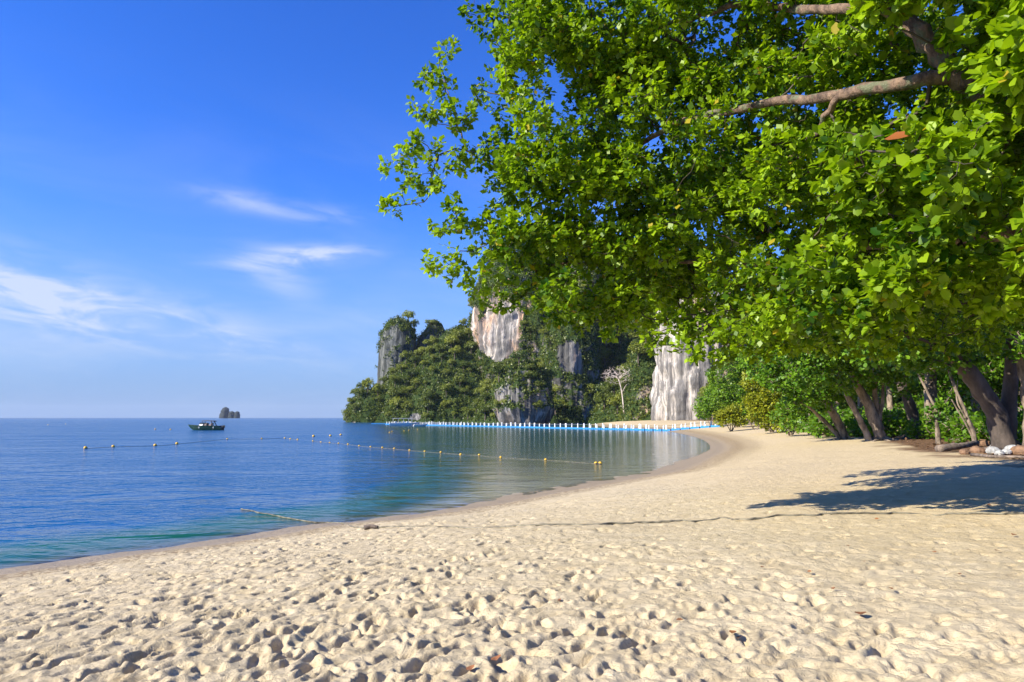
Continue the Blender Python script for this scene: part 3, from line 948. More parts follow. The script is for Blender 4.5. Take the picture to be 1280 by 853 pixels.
# pale leafless tree against the shaded gully
bt = empty('bare_tree', (*at(777, 292), hh(501, 292)))
bt.scale = (1.3, 1.3, .95)
tr_pts = cr([(0.6, 0, -6), (0.2, 0, 1.5), (-.3, 0, 6), (-1.0, 0, 9.5)], 12)
v_, f_ = tube(tr_pts, np.linspace(.24, .17, 12), 8); MB().add(v_, f_).build('trunk', M_BARE, bt, True)
tg = unit(rng.normal(size=(420, 3)) * np.array((1, .8, .55)) + np.array((0, 0, .35))) * rng.uniform(3.4, 5.8, (420, 1)) + np.array((-1.2, 0, 10.4))
tg[:, 2] = np.maximum(tg[:, 2], 7.5 + .3 * np.abs(tg[:, 0] + 1))
tg = np.vstack((tg, unit(rng.normal(size=(50, 3)) * np.array((1, .6, .4)) + np.array((.9, 0, .6))) * rng.uniform(1.5, 3.4, (50, 1)) + np.array((2.6, 0, 7.2))))
roots = np.vstack((tr_pts[5:], [(-1.0 + 2.2 * math.cos(a) * .8, 1.2 * math.sin(a), 11.2) for a in np.linspace(0, 6.28, 7)], [(1.5, 0, 7.0), (2.6, 0, 7.6)]))
nd_, pa_ = skeleton(roots, tg, .10)
obj('branches', twig_mesh('branches', nd_, pa_, len(roots), .03, M_BARE, 4, .12, 2.2), bt)['kind'] = 'stuff'
mb = MB()
for a in np.linspace(0, 6.28, 7):
    mb.tube(cr([tr_pts[-1], tr_pts[-1] + np.array((.9 * math.cos(a), .5 * math.sin(a), .9)), (-1.0 + 1.76 * math.cos(a), 1.2 * math.sin(a), 11.2)], 5), [.14, .12, .11, .10, .08], 6)
mb.tube(cr([tr_pts[5], (.9, 0, 5.6), (1.5, 0, 7.0), (2.6, 0, 7.6)], 8), np.linspace(.13, .07, 8), 6)
mb.build('limbs', M_BARE, bt, True)
tag(bt, 'pale leafless tree standing in front of the shaded gully', 'tree')

# ------------------------------------------------------------------ floating jetty
ja = ground_hit(905, 533.5)[:2]; jb = hit_water(800, 538); jc = hit_water(484, 531.0)
jet = empty('floating_jetty', (0, 0, 0))
tag(jet, 'blue floating jetty with white upright boards crossing the bay', 'jetty')
fl = MB()
for j in range(2):
    for i in range(4):
        fl.box((-.93 + i * .62, -.5 + j * 1.0, .12), (.585, .95, .50), taper=.94)
fl_m = fl.mesh('float_block', M_BLUE)
po = MB(); po.box((0, 0, .86), (.40, .10, .98), taper=.9); po.box((0, 0, .40), (.52, .16, .08)); po.sphere((0, 0, 1.36), (.15, .06, .08), 8, 4)
po_m = po.mesh('post', M_WHITE)
rails = []
for (p, q) in ((ja, jb), (jb, jc)):
    L = np.linalg.norm(q - p); n = int(L / 2.55); ang = math.atan2(*(q - p)[::-1])
    nv = np.array((-math.sin(ang), math.cos(ang)))
    for i in range(n):
        c = p + (q - p) * ((i + .5) / n) + nv * .35 * math.sin(i * .21) * (0.4 if L < 60 else 1)
        z = max(0.0, float(sand_z(c[0], c[1])[0]) - .05)
        o = obj('float_block', fl_m, jet); o.location = (c[0], c[1], z); o.rotation_euler = (0, random.uniform(-.01, .01), ang + random.uniform(-.02, .02))
        for s_ in (-1, 1):
            w = obj('post', po_m, jet); w.location = (c[0] + nv[0] * s_ * .9 , c[1] + nv[1] * s_ * .9, z)
            w.rotation_euler = (random.uniform(-.09, .09), random.uniform(-.09, .09), ang + random.uniform(-.35, .35))
            w.scale = (random.uniform(.8, 1.1), 1, random.uniform(.82, 1.08))
        rails.append((c, nv, z))
for s_ in (-1, 1):
    pp = [(c[0] + n_[0] * s_ * .9, c[1] + n_[1] * s_ * .9, z + 1.12) for c, n_, z in rails]
    MB().tube(pp, .03, 5).build('rope_rail', M_ROPE, jet)

# ------------------------------------------------------------------ boats
def hull(L, B, Hh, mat, parent, draft=.25, flare=.80, rake=1.3, sheer=.30):
    secs = []
    for i in range(15):
        t = i / 14; x = -L / 2 + L * t
        w = max(B / 2 * (1 - max(0, (t - .45) / .55) ** 2.1) * (0.94 + .06 * min(1, t * 4)), .03)
        top = Hh * (1 + sheer * t ** 2.2); low = w * (flare if t < .9 else .4); rk = rake * max(0, (t - .5) / .5) ** 1.5
        st = .35 * max(0, 1 - t * 6)
        secs.append([(x + st, -w, top), (x - rk * .45, -low * 1.04, top * .42), (x - rk, -low * .82, 0.0), (x - rk, 0, -draft * (1 - t ** 3)),
                     (x - rk, low * .82, 0.0), (x - rk * .45, low * 1.04, top * .42), (x + st, w, top)])
    mb = MB(); mb.loft(secs, closed=True)
    return mb.build('hull', mat, parent), secs


bp = hit_water(256, 538)
sb = empty('speedboat', (bp[0], bp[1], 0.0), R(182))
tag(sb, 'dark green open speedboat with windscreen and canopy arch at anchor', 'boat')
L, B, Hh = 8.0, 2.3, 1.0
hull(L, B, Hh, M_HULL, sb)
m = MB(); m.loft([[(-L / 2 + L * t, -(B / 2 * (1 - max(0, (t - .45) / .55) ** 2.1)) * .985 - .02, Hh * (1 + .30 * t ** 2.2) + .015), (-L / 2 + L * t, (B / 2 * (1 - max(0, (t - .45) / .55) ** 2.1)) * .985 + .02, Hh * (1 + .30 * t ** 2.2) + .015),
            (-L / 2 + L * t, (B / 2 * (1 - max(0, (t - .45) / .55) ** 2.1)) * .985 + .02, Hh * (1 + .30 * t ** 2.2) + .06), (-L / 2 + L * t, -(B / 2 * (1 - max(0, (t - .45) / .55) ** 2.1)) * .985 - .02, Hh * (1 + .30 * t ** 2.2) + .06)] for t in np.linspace(.02, .985, 12)], closed=True)
m.build('deck', M_HULL, sb)
m = MB(); m.loft([[(.2, -.95, 1.1), (.2, .95, 1.1), (.2, .85, 1.5), (.2, -.85, 1.5)], [(1.3, -.6, 1.12), (1.3, .6, 1.12), (.75, .55, 1.52), (.75, -.55, 1.52)]], closed=True); m.build('cabin', M_GEL, sb)
ws = MB(); ws.box((.95, 0, 1.58), (.05, 1.35, .5), ry=-.7); ws.box((.45, -.8, 1.62), (.9, .04, .32)); ws.box((.45, .8, 1.62), (.9, .04, .32)); ws.build('windscreen', M_GLASS, sb)
m = MB(); m.loft([[(x, -1.0, z), (x, 1.0, z), (x, .9, z + .17), (x, -.9, z + .17)] for x, z in ((-2.3, 2.02), (-1.6, 2.1), (-.6, 2.14), (.5, 2.08))], closed=True); m.build('canopy', M_CANVAS, sb)
for s_ in (-1, 1):
    m = MB(); m.tube([(-2.3, s_ * .95, 1.05), (-1.7, s_ * .92, 2.14)], .11, 6).build('arch_leg', M_CANVAS, sb)
    m = MB(); m.tube([(.2, s_ * .85, 1.5), (.3, s_ * .88, 2.08)], .04, 6).build('arch_leg', M_CANVAS, sb)
for x in (-.3, -1.4):
    m = MB(); m.box((x, 0, 1.22), (.5, 1.5, .3)); m.box((x - .25, 0, 1.5), (.12, 1.5, .4)); m.build('seat', M_SEAT, sb)
for y in (-.45, .45):
    m = MB(); m.box((-4.25, y, .85), (.45, .36, .55), taper=.8); m.box((-4.2, y, .3), (.2, .14, .9)); m.build('outboard_motor', M_DARK, sb)
for x in (.9, -2.4):
    m = MB(); m.sphere((x, 1.18, .62), (.1, .1, .22), 8, 6); m.build('fender', M_GEL, sb)

tb_p = hit_water(505, 532.0)
tb = empty('tour_boat', (tb_p[0], tb_p[1], 0), R(10))
tag(tb, 'white tour boat with flat canopy moored at the jetty end', 'boat')
hull(11, 3.0, .9, M_GEL, tb)
m = MB(); m.box((-.3, 0, .95), (9, 2.5, .08)); m.build('deck', M_GEL, tb)
m = MB(); m.box((-.6, 0, 2.65), (7.6, 2.9, .12)); m.build('canopy', M_WHITE, tb)
for x in (-4.1, -2.2, -.3, 1.6, 2.9):
    for s_ in (-1, 1):
        MB().tube([(x, s_ * 1.3, .95), (x, s_ * 1.3, 2.62)], .05, 6).build('canopy_post', M_WHITE, tb)
for x in (-3, -1.5, 0, 1.5):
    m = MB(); m.box((x, 0, 1.2), (.5, 2.0, .35)); m.build('bench', M_BLUE, tb)
db_p = hit_water(526, 533.0)
db = empty('small_boat', (db_p[0], db_p[1], 0), R(20))
tag(db, 'small white open boat beside the blue jetty', 'boat')
hull(5.2, 1.7, .62, M_GEL, db)
m = MB(); m.box((-2.75, 0, .6), (.35, .3, .5), taper=.8); m.build('outboard_motor', M_DARK, db)
for x in (-1.2, .2):
    m = MB(); m.box((x, 0, .72), (.35, 1.35, .1)); m.build('bench', M_SEAT, db)
# low float stage beyond the jetty's end
fs = empty('float_stage', (*hit_water(480, 530.2), 0), R(-4))
tag(fs, 'low dark float stage reaching out from the end of the jetty', 'jetty')
for i in range(5):
    o = obj('float_block', fl_m, fs); o.location = (-4.5 + i * 2.5, 0, -.12)

# ------------------------------------------------------------------ buoys
big = MB(); big.sphere((0, 0, .10), (.24, .24, .22), 12, 8); bg_m = big.mesh('float', M_YEL, True)
col = MB(); col.tube([(0, 0, -.08), (0, 0, .06)], .262, 12); col_m = col.mesh('collar', M_DARK)
eye = MB(); eye.tube([(.06 * math.cos(a), 0, .34 + .06 * math.sin(a)) for a in np.linspace(0, 6.28, 9)], .018, 5); eye_m = eye.mesh('eye', M_DARK)
LINE1 = [(107, 561), (141, 559), (194, 557.5), (221, 555.5), (284, 549.5), (327, 549), (356, 548.2), (363, 549), (372, 550)]
LINE2 = [(391, 552), (401, 553), (412, 554), (423, 555), (435, 556), (449, 558), (463, 559.4), (478, 560.5), (493, 561.5), (512, 563.5), (531, 565), (551, 566.5), (576, 568.5), (599, 569.8), (626, 572.5), (682, 575.5), (745, 580), (750, 580.3)]
LINE3 = [(194, 537.2), (213, 537.4), (60, 531.5), (82, 530.5), (392, 546), (413, 545.3), (426, 544.2)]
LINE4 = [(487, 541), (490, 540), (505, 539), (511, 538.6), (522, 537.5)]
DESC = {1: ('yellow buoy with dark collar on the swim line by the speedboat', 'buoys by the speedboat'),
        2: ('small yellow buoy on the line running in to the sandy shore', 'buoys running in to the shore'),
        3: ('lone buoy floating loose on the open water', 'loose buoys on the open water'),
        4: ('small yellow buoy in front of the jetty boats', 'buoys in front of the jetty boats')}
for li, ln in ((1, LINE1), (2, LINE2), (3, LINE3), (4, LINE4)):
    path = []
    for i, (px, py) in enumerate(ln):
        q = hit_water(px, py); s_ = {1: .7 if i < 4 else .5, 2: .42, 3: .8, 4: .6}[li]
        if px > 740: s_ = .5
        b_ = empty('buoy', (q[0], q[1], random.uniform(-.03, .02)), random.random() * 6)
        b_.rotation_euler = (random.uniform(-.3, .3), random.uniform(-.3, .3), random.random() * 6); b_.scale = (s_,) * 3
        tag(b_, *[DESC[li][0], 'buoy', DESC[li][1]])
        if px > 740:
            b_['label'] = 'bright yellow buoy of the pair nearest the sandy shore'; b_['group'] = 'pair of shore buoys'
        obj('float', bg_m, b_); obj('collar', col_m, b_); obj('eye', eye_m, b_)
        path.append((q[0], q[1], .0))
    if li in (1, 2):
        pp = cr(path, len(path) * 5); pp[:, 2] = .012
        tag(MB().tube(pp, .012, 5).build('buoy_line', M_ROPE), {1: 'thin rope joining the buoys by the speedboat', 2: 'thin rope joining the small buoys towards shore'}[li], 'rope')

# ------------------------------------------------------------------ mooring rope lying across the sand
rp = [(300, 637), (340, 644), (385, 652), (425, 657)]
rope_pts = [np.array((*hit_water(*q), 0.02)) for q in rp]
for q in [(445, 660), (480, 660), (560, 660), (640, 659), (720, 657), (800, 654), (860, 652), (905, 648), (925, 650), (975, 646), (1040, 644), (1110, 643), (1180, 644), (1240, 643), (1300, 642), (1400, 641)]:
    rope_pts.append(ground_hit(*q))
rope = cr(rope_pts, 420)
wig = (fbm(np.stack((np.linspace(0, 60, 420), np.zeros(420), np.zeros(420)), 1), 3, 77) - .5)
rope[:, 1] += wig * .35
z_ = sand_z(rope[:, 0], rope[:, 1]); k5 = np.ones(9) / 9
zs = np.convolve(np.pad(z_, 4, mode='edge'), k5, 'valid')
rope[:, 2] = np.maximum(zs + .006 + .05 * (fbm(np.stack((np.linspace(0, 40, 420), np.ones(420), np.zeros(420)), 1), 3, 78) - .45), .012)
tag(MB().tube(rope, .019, 7).build('mooring_rope', M_ROPE, None, True), 'long dark mooring rope lying across the sand into the water', 'rope')

# ------------------------------------------------------------------ trees along the beach
def stem_pts(base, rel, n=14):
    return cr([np.array(base) + np.array(r) for r in rel], n)


def beach_tree(name, px, d, stems, blobs, ntip, per, lsize, mat, bark, label, group=None, root=True, simple=False, cat='tree', r0=.012):
    x, y = at(px, d); b = G(x, y); b[2] -= .1
    t = empty(name, b); tag(t, label, cat, group)
    roots = []
    for rel, ra, rb in stems:
        pts_ = stem_pts((0, 0, 0), rel, 20); n = len(pts_); pts_[2:] += np.cumsum(rng.normal(size=(n - 2, 3)) * np.array((.09, .06, 0)) * min(ra, .4), 0)
        rr_ = np.linspace(1, 0, n) ** .8 * (ra - rb) + rb; rr_[0] *= 1.45; rr_[1] *= 1.18
        v_, f_ = tube(pts_, rr_, 12, wob=.38, seed=int(px) % 97)
        mb = MB(); mb.add(v_, f_)
        mb.build('trunk', bark, t, True)
        roots += list(pts_[n // 2:])
    if root:
        mb = MB(); ra = stems[0][1]
        for a in np.linspace(0, 6.28, 8)[:-1]:
            a += random.uniform(-.3, .3); l_ = ra * random.uniform(1.8, 3.4)
            mb.tube(cr([(0, 0, ra * .9), (ra * 1.0 * math.cos(a), ra * 1.0 * math.sin(a), ra * .35), (l_ * math.cos(a), l_ * math.sin(a), .02), (l_ * 1.3 * math.cos(a), l_ * 1.3 * math.sin(a), -.2)], 7),
                    [ra * .42, ra * .38, ra * .3, ra * .24, ra * .18, ra * .12, ra * .08], 7)
        mb.build('root_flare', bark, t, True)
    tips = []; outs = []
    vol = np.array([bl[3] ** 2 for bl in blobs]); vol = vol / vol.sum()
    for (bx, by, bd, br), w in zip(blobs, vol):
        c = P(bx, by, bd) - b; n = max(6, int(ntip * w)); s_ = sph(n); s_[:, 2] = s_[:, 2] * .9 + .1
        tips.append(c + s_ * br * np.array((1, 1, .8)) * rng.uniform(.45, 1.05, (n, 1)) ** .6); outs.append(s_)
    tips = np.concatenate(tips); outs = np.concatenate(outs)
    nn, pa = skeleton(np.array(roots), tips, .08)
    cr_ = obj('crown', leaf_mesh('crown', *rosettes(tips, outs, per, lsize, lsize * 1.6), mat, simple), t)
    obj('branches', twig_mesh('branches', nn, pa, len(roots), r0, bark, 5, stems[0][1] * .55, 2.2), t)['kind'] = 'stuff'
    return t


G1 = None
# big dark leaning trunk
beach_tree('leaning_tree', 1252, 30, [([(0, 0, -.3), (-.35, 0, 1.0), (-1.1, -.1, 2.5), (-2.4, -.3, 4.2), (-4.2, -.8, 6.0)], .54, .22),
                                      ([(.1, .2, .4), (.35, .1, 2.0), (.6, 0, 4.2), (.9, 0, 7.0)], .34, .2)],
           [(1150, 390, 28.5, 1.8), (1090, 365, 28, 2.0), (1190, 330, 28, 2.2), (1120, 300, 28.5, 2.4), (1250, 380, 29, 1.7), (1260, 300, 29, 2.6), (1180, 440, 29.5, 1.2), (1120, 435, 29, 1.2), (1220, 440, 30.5, 1.0), (1150, 455, 30, .8), (1085, 440, 29, .9)],
           1100, 13, .24, M_LEAF_MID, M_BARK_D, 'dark thick trunked tree leaning out over the stones')
beach_tree('beach_tree', 1279, 29, [([(0, 0, -.3), (.05, 0, 2), (-.05, 0, 4.5), (.1, 0, 8)], .27, .15)],
           [(1290, 420, 28, 1.5), (1340, 330, 29, 2.6), (1280, 250, 28, 2.4)], 420, 12, .24, M_LEAF_MID, M_BARK_M, 'upright grey trunked tree standing close behind the leaning dark tree')
# cluster of pale stems
beach_tree('beach_tree', 1097, 50, [([(0, 0, -.2), (-.2, 0, 1.0), (-.8, 0, 2.8), (-1.6, -.1, 4.8), (-2.4, -.3, 7.0)], .50, .16),
                                    ([(-.7, .1, -.2), (-1.1, .1, .9), (-1.9, 0, 2.6), (-2.9, -.2, 4.6)], .28, .14),
                                    ([(.05, .1, .9), (-.15, .1, 2.4), (-.3, 0, 4.2), (0, 0, 6.5)], .24, .12),
                                    ([(-.1, -.1, 1.6), (.2, -.1, 3.0), (.35, -.1, 4.8)], .15, .08)],
           [(1060, 435, 47, 2.2), (1025, 440, 47, 2.0), (1090, 410, 47, 2.6), (1040, 390, 47, 2.8), (1120, 380, 48, 2.8), (990, 425, 48, 1.8), (1010, 465, 47.5, 1.5), (1050, 474, 48.5, 1.3), (1120, 462, 48, 1.5), (1085, 462, 47.5, 1.2), (1075, 480, 50.5, 1.0), (1135, 480, 51.5, 1.1)],
           1150, 13, .30, M_LEAF_MID, M_BARK_M, 'tree of several pale leaning stems rising from one root clump')
beach_tree('beach_tree', 1053, 57, [([(0, 0, -.2), (-.3, 0, 1.2), (-1.1, 0, 2.8), (-2.2, -.2, 4.6)], .40, .15), ([(-.3, .1, 0), (-1.1, .2, 1.1), (-2.4, .2, 2.4), (-3.6, 0, 3.4)], .2, .1)],
           [(985, 470, 54, 2.2), (1010, 490, 54, 1.6), (1025, 465, 54, 2.1), (1000, 440, 55, 2.6), (960, 455, 56, 2.2), (1050, 484, 55, 1.5), (1030, 500, 55.5, 1.2), (990, 508, 55.5, 1.1)],
           760, 12, .30, M_LEAF_MID, M_BARK_M, 'low spreading tree leaning over the sand beside the pale stems')
beach_tree('beach_tree', 1140, 54, [([(0, 0, -.2), (-.2, 0, 2), (-.9, 0, 4.5), (-1.2, 0, 8)], .52, .22)],
           [(1120, 420, 53, 2.4), (1150, 380, 53, 3), (1110, 340, 53, 3), (1170, 440, 53, 1.8)], 600, 12, .30, M_LEAF_MID, M_BARK_D, 'straight dark trunked tree just behind the cluster of pale stems')
beach_tree('beach_tree', 1161, 58, [([(0, 0, -.2), (-.1, 0, 2), (0, 0, 5), (.5, 0, 8)], .62, .28)],
           [(1170, 430, 57, 2.4), (1195, 390, 57, 3.2), (1200, 330, 57, 3.4), (1150, 455, 58, 1.6)], 600, 12, .30, M_LEAF_MID, M_BARK_M, 'stout grey trunked tree in the shade between the other beach trees')
beach_tree('sapling', 1167, 41, [([(0, 0, -.2), (0, 0, 1.2), (-.15, 0, 2.4), (-.9, 0, 4.2)], .15, .05), ([(0, 0, 1.1), (.3, 0, 2.0), (.9, 0, 2.9)], .07, .03)],
           [(1150, 440, 40, 1.2), (1180, 455, 40.5, .9), (1172, 515, 40.8, .6)], 170, 12, .24, M_LEAF_MID, M_BARK_M, 'slim pale sapling with shoots at its foot')
beach_tree('sapling', 1211, 36, [([(0, 0, -.2), (.05, 0, .8), (-.45, 0, 2.2), (-1.0, 0, 3.8), (-1.3, 0, 5.2)], .12, .05), ([(.1, .1, -.1), (-.1, .1, 1.0), (-.9, .1, 2.6)], .06, .03), ([(-.3, 0, 1.6), (-.7, 0, 2.5), (-.6, 0, 3.6)], .05, .025)],
           [(1170, 430, 35, 1.2), (1200, 415, 35.5, 1.3), (1190, 450, 36, .7)], 170, 12, .24, M_LEAF_MID, M_BARK_M, 'sapling of two thin crooked stems beside the leaning dark tree')
# bushes at the far end of the beach
def bush(px, d, blobs, n, size, mat, label, group=None, name='beach_bush'):
    st = [([(0, 0, -.2), (a * .5, 0, .8), (a * 1.2, b_, 2.2)], .09, .04) for a, b_ in ((-1, .2), (-.3, -.3), (.4, .2), (1, -.2))]
    return beach_tree(name, px, d, st, blobs, n, 13, size, mat, M_BARK_M, label, group, False, True, 'bush')


bush(888, 148, [(885, 508, 146, 2.6), (900, 492, 147, 3.2), (878, 516, 144, 1.6), (908, 512, 145, 2.2)], 420, .5, M_LEAF_LIGHT, 'green bush at the foot of the pale cliff by the jetty')
bush(918, 128, [(905, 470, 127, 3.0), (920, 450, 128, 3.2), (915, 490, 126, 3.0), (930, 505, 125, 2.6), (930, 522, 124, 1.6), (945, 520, 124, 1.6), (900, 500, 126, 2.2), (940, 470, 127, 3.2), (925, 518, 124, 1.3)], 800, .46, M_LEAF_LIGHT, 'tall bright green bush next to the yellowish bush')
bush(912, 112, [(908, 518, 111, .9), (918, 514, 111, 1.1), (900, 520, 111, .9), (912, 525, 110.5, 1.0), (900, 527, 111, .8), (925, 527, 110.5, .9)], 260, .34, M_LEAF_YG, 'low yellow bush near the beach end of the jetty')
bush(962, 92, [(948, 478, 90, 2.2), (960, 500, 89, 2.4), (975, 515, 88, 1.5), (945, 505, 90, 1.6), (985, 500, 88, 2.1), (958, 520, 88, 1.1), (972, 524, 87, .8), (942, 521, 88, .9), (955, 530, 88, .9), (975, 532, 86, .8), (990, 530, 86, .9)], 800, .36, M_LEAF_YG, 'yellow green bush with dry looking leaves above the sand')
bush(985, 76, [(975, 470, 75, 2.2), (1000, 505, 73, 1.7), (990, 450, 76, 2.6), (1020, 500, 72, 1.8), (975, 520, 74, .9), (960, 440, 77, 2.2), (1000, 522, 73, 1.0), (1025, 520, 72, 1.0), (1012, 529, 72, .8), (1000, 532, 72, .7), (1028, 531, 71, .8), (985, 531, 73, .7)], 900, .34, M_LEAF_LIGHT, 'rounded green bush between the yellow bush and spreading tree')

# woods behind: copies of two trees
gen = []
for k in range(3):
    b0 = (0, 0, 0)
    t = empty('forest_tree', (0, 0, 0))
    tag(t, 'tall broadleaf tree in the shaded woods behind the beach trees', 'tree', 'woods behind the beach')
    ps = stem_pts(b0, [(0, 0, -.6), (.1 * k, .1, 2), (.3 - .3 * k, 0, 5), (.5 - .4 * k, .2, 9)])
    v_, f_ = tube(ps, np.linspace(.34, .12, len(ps)), 9, wob=.15, seed=k); MB().add(v_, f_).build('trunk', M_BARK_M, t, True)
    nb = 12; cs = sph(nb) * np.array((2.6, 2.6, 2.6)) + np.array((.3, 0, 7.0)); rs = rng.uniform(1.2, 2.1, nb)
    if k == 2: cs[:, 2] -= 2.2
    n = 560; w = rng.integers(0, nb, n); s_ = sph(n); tips = cs[w] + s_ * rs[w, None] * rng.uniform(.5, 1.05, (n, 1))
    nn, pa = skeleton(ps[6:], tips, .08)
    obj('crown', leaf_mesh('crown', *rosettes(tips, s_, 11, .34, .5), M_LEAF_MID, True), t)
    obj('branches', twig_mesh('branches', nn, pa, len(ps[6:]), .014, M_BARK_M, 4, .16, 2.2), t)['kind'] = 'stuff'
    gen.append(t)
spots = []
for (px, d, s_) in [(1010, 100, 1.2), (1045, 84, 1.1), (960, 118, 1.2), (1075, 78, 1.15), (1110, 72, 1.2), (1180, 70, 1.2), (1215, 58, 1.1), (1240, 66, 1.3), (1290, 48, 1.1), (1330, 44, 1.2), (1150, 88, 1.4),
                    (1060, 105, 1.5), (1100, 110, 1.6), (990, 130, 1.4), (1200, 92, 1.5), (1270, 84, 1.5), (1330, 60, 1.3), (930, 150, 1.3), (1030, 140, 1.7), (1360, 34, 1.1)]:
    spots.append((px, d, s_))
for i, (px, d, s_) in enumerate(spots):
    t = gen[i] if i < 3 else copy_tree(gen[i % 3])
    x, y = at(px, d); t.location = G(x, y); t.rotation_euler = (0, 0, random.random() * 6.28); t.scale = (s_, s_, s_ * random.uniform(.9, 1.1))

# undergrowth under the trees
und = []
for k in range(2):
    t = empty('undergrowth_shrub'); tag(t, 'low shaded shrub growing under the beach trees', 'shrub', 'undergrowth below the beach trees')
    n = 110; s_ = sph(n); s_[:, 2] = np.abs(s_[:, 2]); tips = s_ * rng.uniform(.35, 1.1, (n, 1)) * np.array((1.2, 1.2, 1.0)) + np.array((0, 0, .15))
    nn, pa = skeleton(np.array([(0, 0, -.1), (.05, 0, .3)]), tips, .08)
    obj('foliage', leaf_mesh('foliage', *rosettes(tips, s_, 9, .20, .22), M_LEAF_MID, True), t)
    obj('stems', twig_mesh('stems', nn, pa, 2, .012, M_BARK_M, 4, .05), t)
    und.append(t)
us = [(1035, 68), (1070, 66), (1000, 84), (1085, 62), (1120, 62), (1133, 66), (1180, 60), (1200, 52), (1225, 46), (1190, 66), (1232, 40), (1262, 38), (1295, 33), (1300, 40), (1150, 70), (1105, 74), (1060, 78), (1243, 55), (1275, 50), (1215, 70), (1170, 78), (1320, 30), (1110, 56), (1075, 60), (1128, 58), (1152, 50), (1190, 46), (1222, 38), (1240, 44), (1040, 64), (1180, 52)]
for i, (px, d) in enumerate(us):
    t = und[i] if i < 2 else copy_tree(und[i % 2])
    x, y = at(px, d); t.location = G(x, y); s_ = random.uniform(1.1, 2.0) * (1.3 if d > 60 else .9); t.scale = (s_, s_, s_ * random.uniform(.7, 1.1)); t.rotation_euler = (0, 0, random.random() * 6.28)

# ------------------------------------------------------------------ bank of stones, log, roots
def rock(name, p, r, mat, label, group=None, seed=0, cat='stone'):
    mb = MB(); mb.sphere((0, 0, 0), (1, 1, 1), 12, 8); v = np.concatenate(mb.v)
    v = v * (1 + .5 * (fbm(v * 1.3 + seed * 7.7, 3, seed) - .5)[:, None]); mb.v = [v * np.array(r)]
    o = mb.build(name, mat); o.location = p; o.rotation_euler = (0, 0, seed * 1.3)
    return tag(o, label, cat, group)


for i, (px, py, r) in enumerate([(1245, 554, .30), (1251, 552.5, .34), (1258, 558, .22), (1265, 556.5, .30), (1241, 557.5, .28), (1250, 559, .2)]):
    p = ground_hit(px, py + 11); r *= .85; rock('white_stone', (p[0], p[1], p[2] + r * .6), (r * 1.2, r, r * .8), M_STONE, 'rounded white stone heaped below the leaning dark trunk', 'white stones below the leaning trunk', i + 1)
for i, (px, py, r) in enumerate([(1215, 552, .32), (1222, 558, .26), (1266, 545, .45), (1274, 550, .40), (1230, 549, .3), (1206, 560, .22), (1279, 560, .34), (1210, 545, .2)]):
    p = ground_hit(px, py + 8); rock('brown_stone', (p[0], p[1], p[2] + r * .3), (r * 1.3, r, r * .75), M_STONE_O, 'rusty brown stone in the bank beside the white stones', 'brown stones of the bank', i + 20)


def log(name, pts_, r, label, cat='log', mat=M_DRIFT):
    q = cr(pts_, 14); v_, f_ = tube(q, np.linspace(r, r * .6, 14), 10, wob=.25, seed=int(r * 100)); mb = MB(); mb.add(v_, f_)
    return tag(mb.build(name, mat, None, True), label, cat)


def gp(px, py, up=.1):
    p = ground_hit(px, py); p[2] += up; return p


log('fallen_log', [gp(1173, 565, .12), gp(1190, 564, .2), gp(1205, 563, .22), gp(1222, 561, .3)], .20, 'grey fallen log half buried at the edge of the bank')
log('fallen_branch', [gp(1215, 570, .05), gp(1240, 573, .06), gp(1265, 573, .05), gp(1290, 574, .05)], .07, 'long fallen branch lying below the white stones')
log('driftwood', [gp(1020, 545, .1), gp(1030, 543, .3), gp(1043, 545, .15)], .22, 'short driftwood log at the foot of the spreading tree')
log('fallen_branch', [gp(1110, 547, .1), gp(1130, 545, .3), gp(1155, 547, .1)], .10, 'bent dry branch beside the pale stems')
for i, (px, py) in enumerate([(463, 662)]):
    p = ground_hit(px, py); log('driftwood', [p + np.array((-.14, 0, .03)), p + np.array((0, .03, .06)), p + np.array((.16, 0, .04))], .06, 'small dark lump of driftwood beside the rope at the waterline')
# tangle of dry branches under the far bushes
for i in range(16):
    px = random.uniform(930, 1045); d = np.interp(px, [930, 1045], [112, 60]) + random.uniform(-2, 2)
    x, y = at(px, d); b = G(x, y); a = random.uniform(-2.6, -.3) if random.random() < .8 else random.uniform(0, 3); l_ = random.uniform(2, 4)
    e = b + np.array((l_ * math.cos(a) * .9, -.6, l_ * random.uniform(.15, .6)))
    o = log('dry_branch', [b, (b + e) / 2 + np.array((0, 0, .3)), e], random.uniform(.06, .13), 'dry grey branch in the tangle under the beach bushes', 'branch', M_BARK_M); o['group'] = 'dry branches under the bushes'

# leaf litter and small stones on the bank
n = 5000
xs = rng.uniform(15, 48, n); ys = rng.uniform(12, 80, n); ll = np.interp(ys, [10, 18, 26, 36, 50, 75], [14.6, 16, 18, 21.5, 27.5, 34.5])
k = (xs > ll) & (xs < ll + 9); xs, ys = xs[k], ys[k]; zz = sand_z(xs, ys); n = len(xs)
tag(obj('leaf_litter', leaf_mesh('leaf_litter', np.stack((xs, ys, zz + .04), 1), sph(n) * np.array((1, 1, .3)), unit(np.array((0, 0, 1.0)) + sph(n) * .5), rng.uniform(.12, .3, n), rng.random(n), M_LITTER, True)), 'brown leaf litter strewn under the beach trees', kind='stuff')

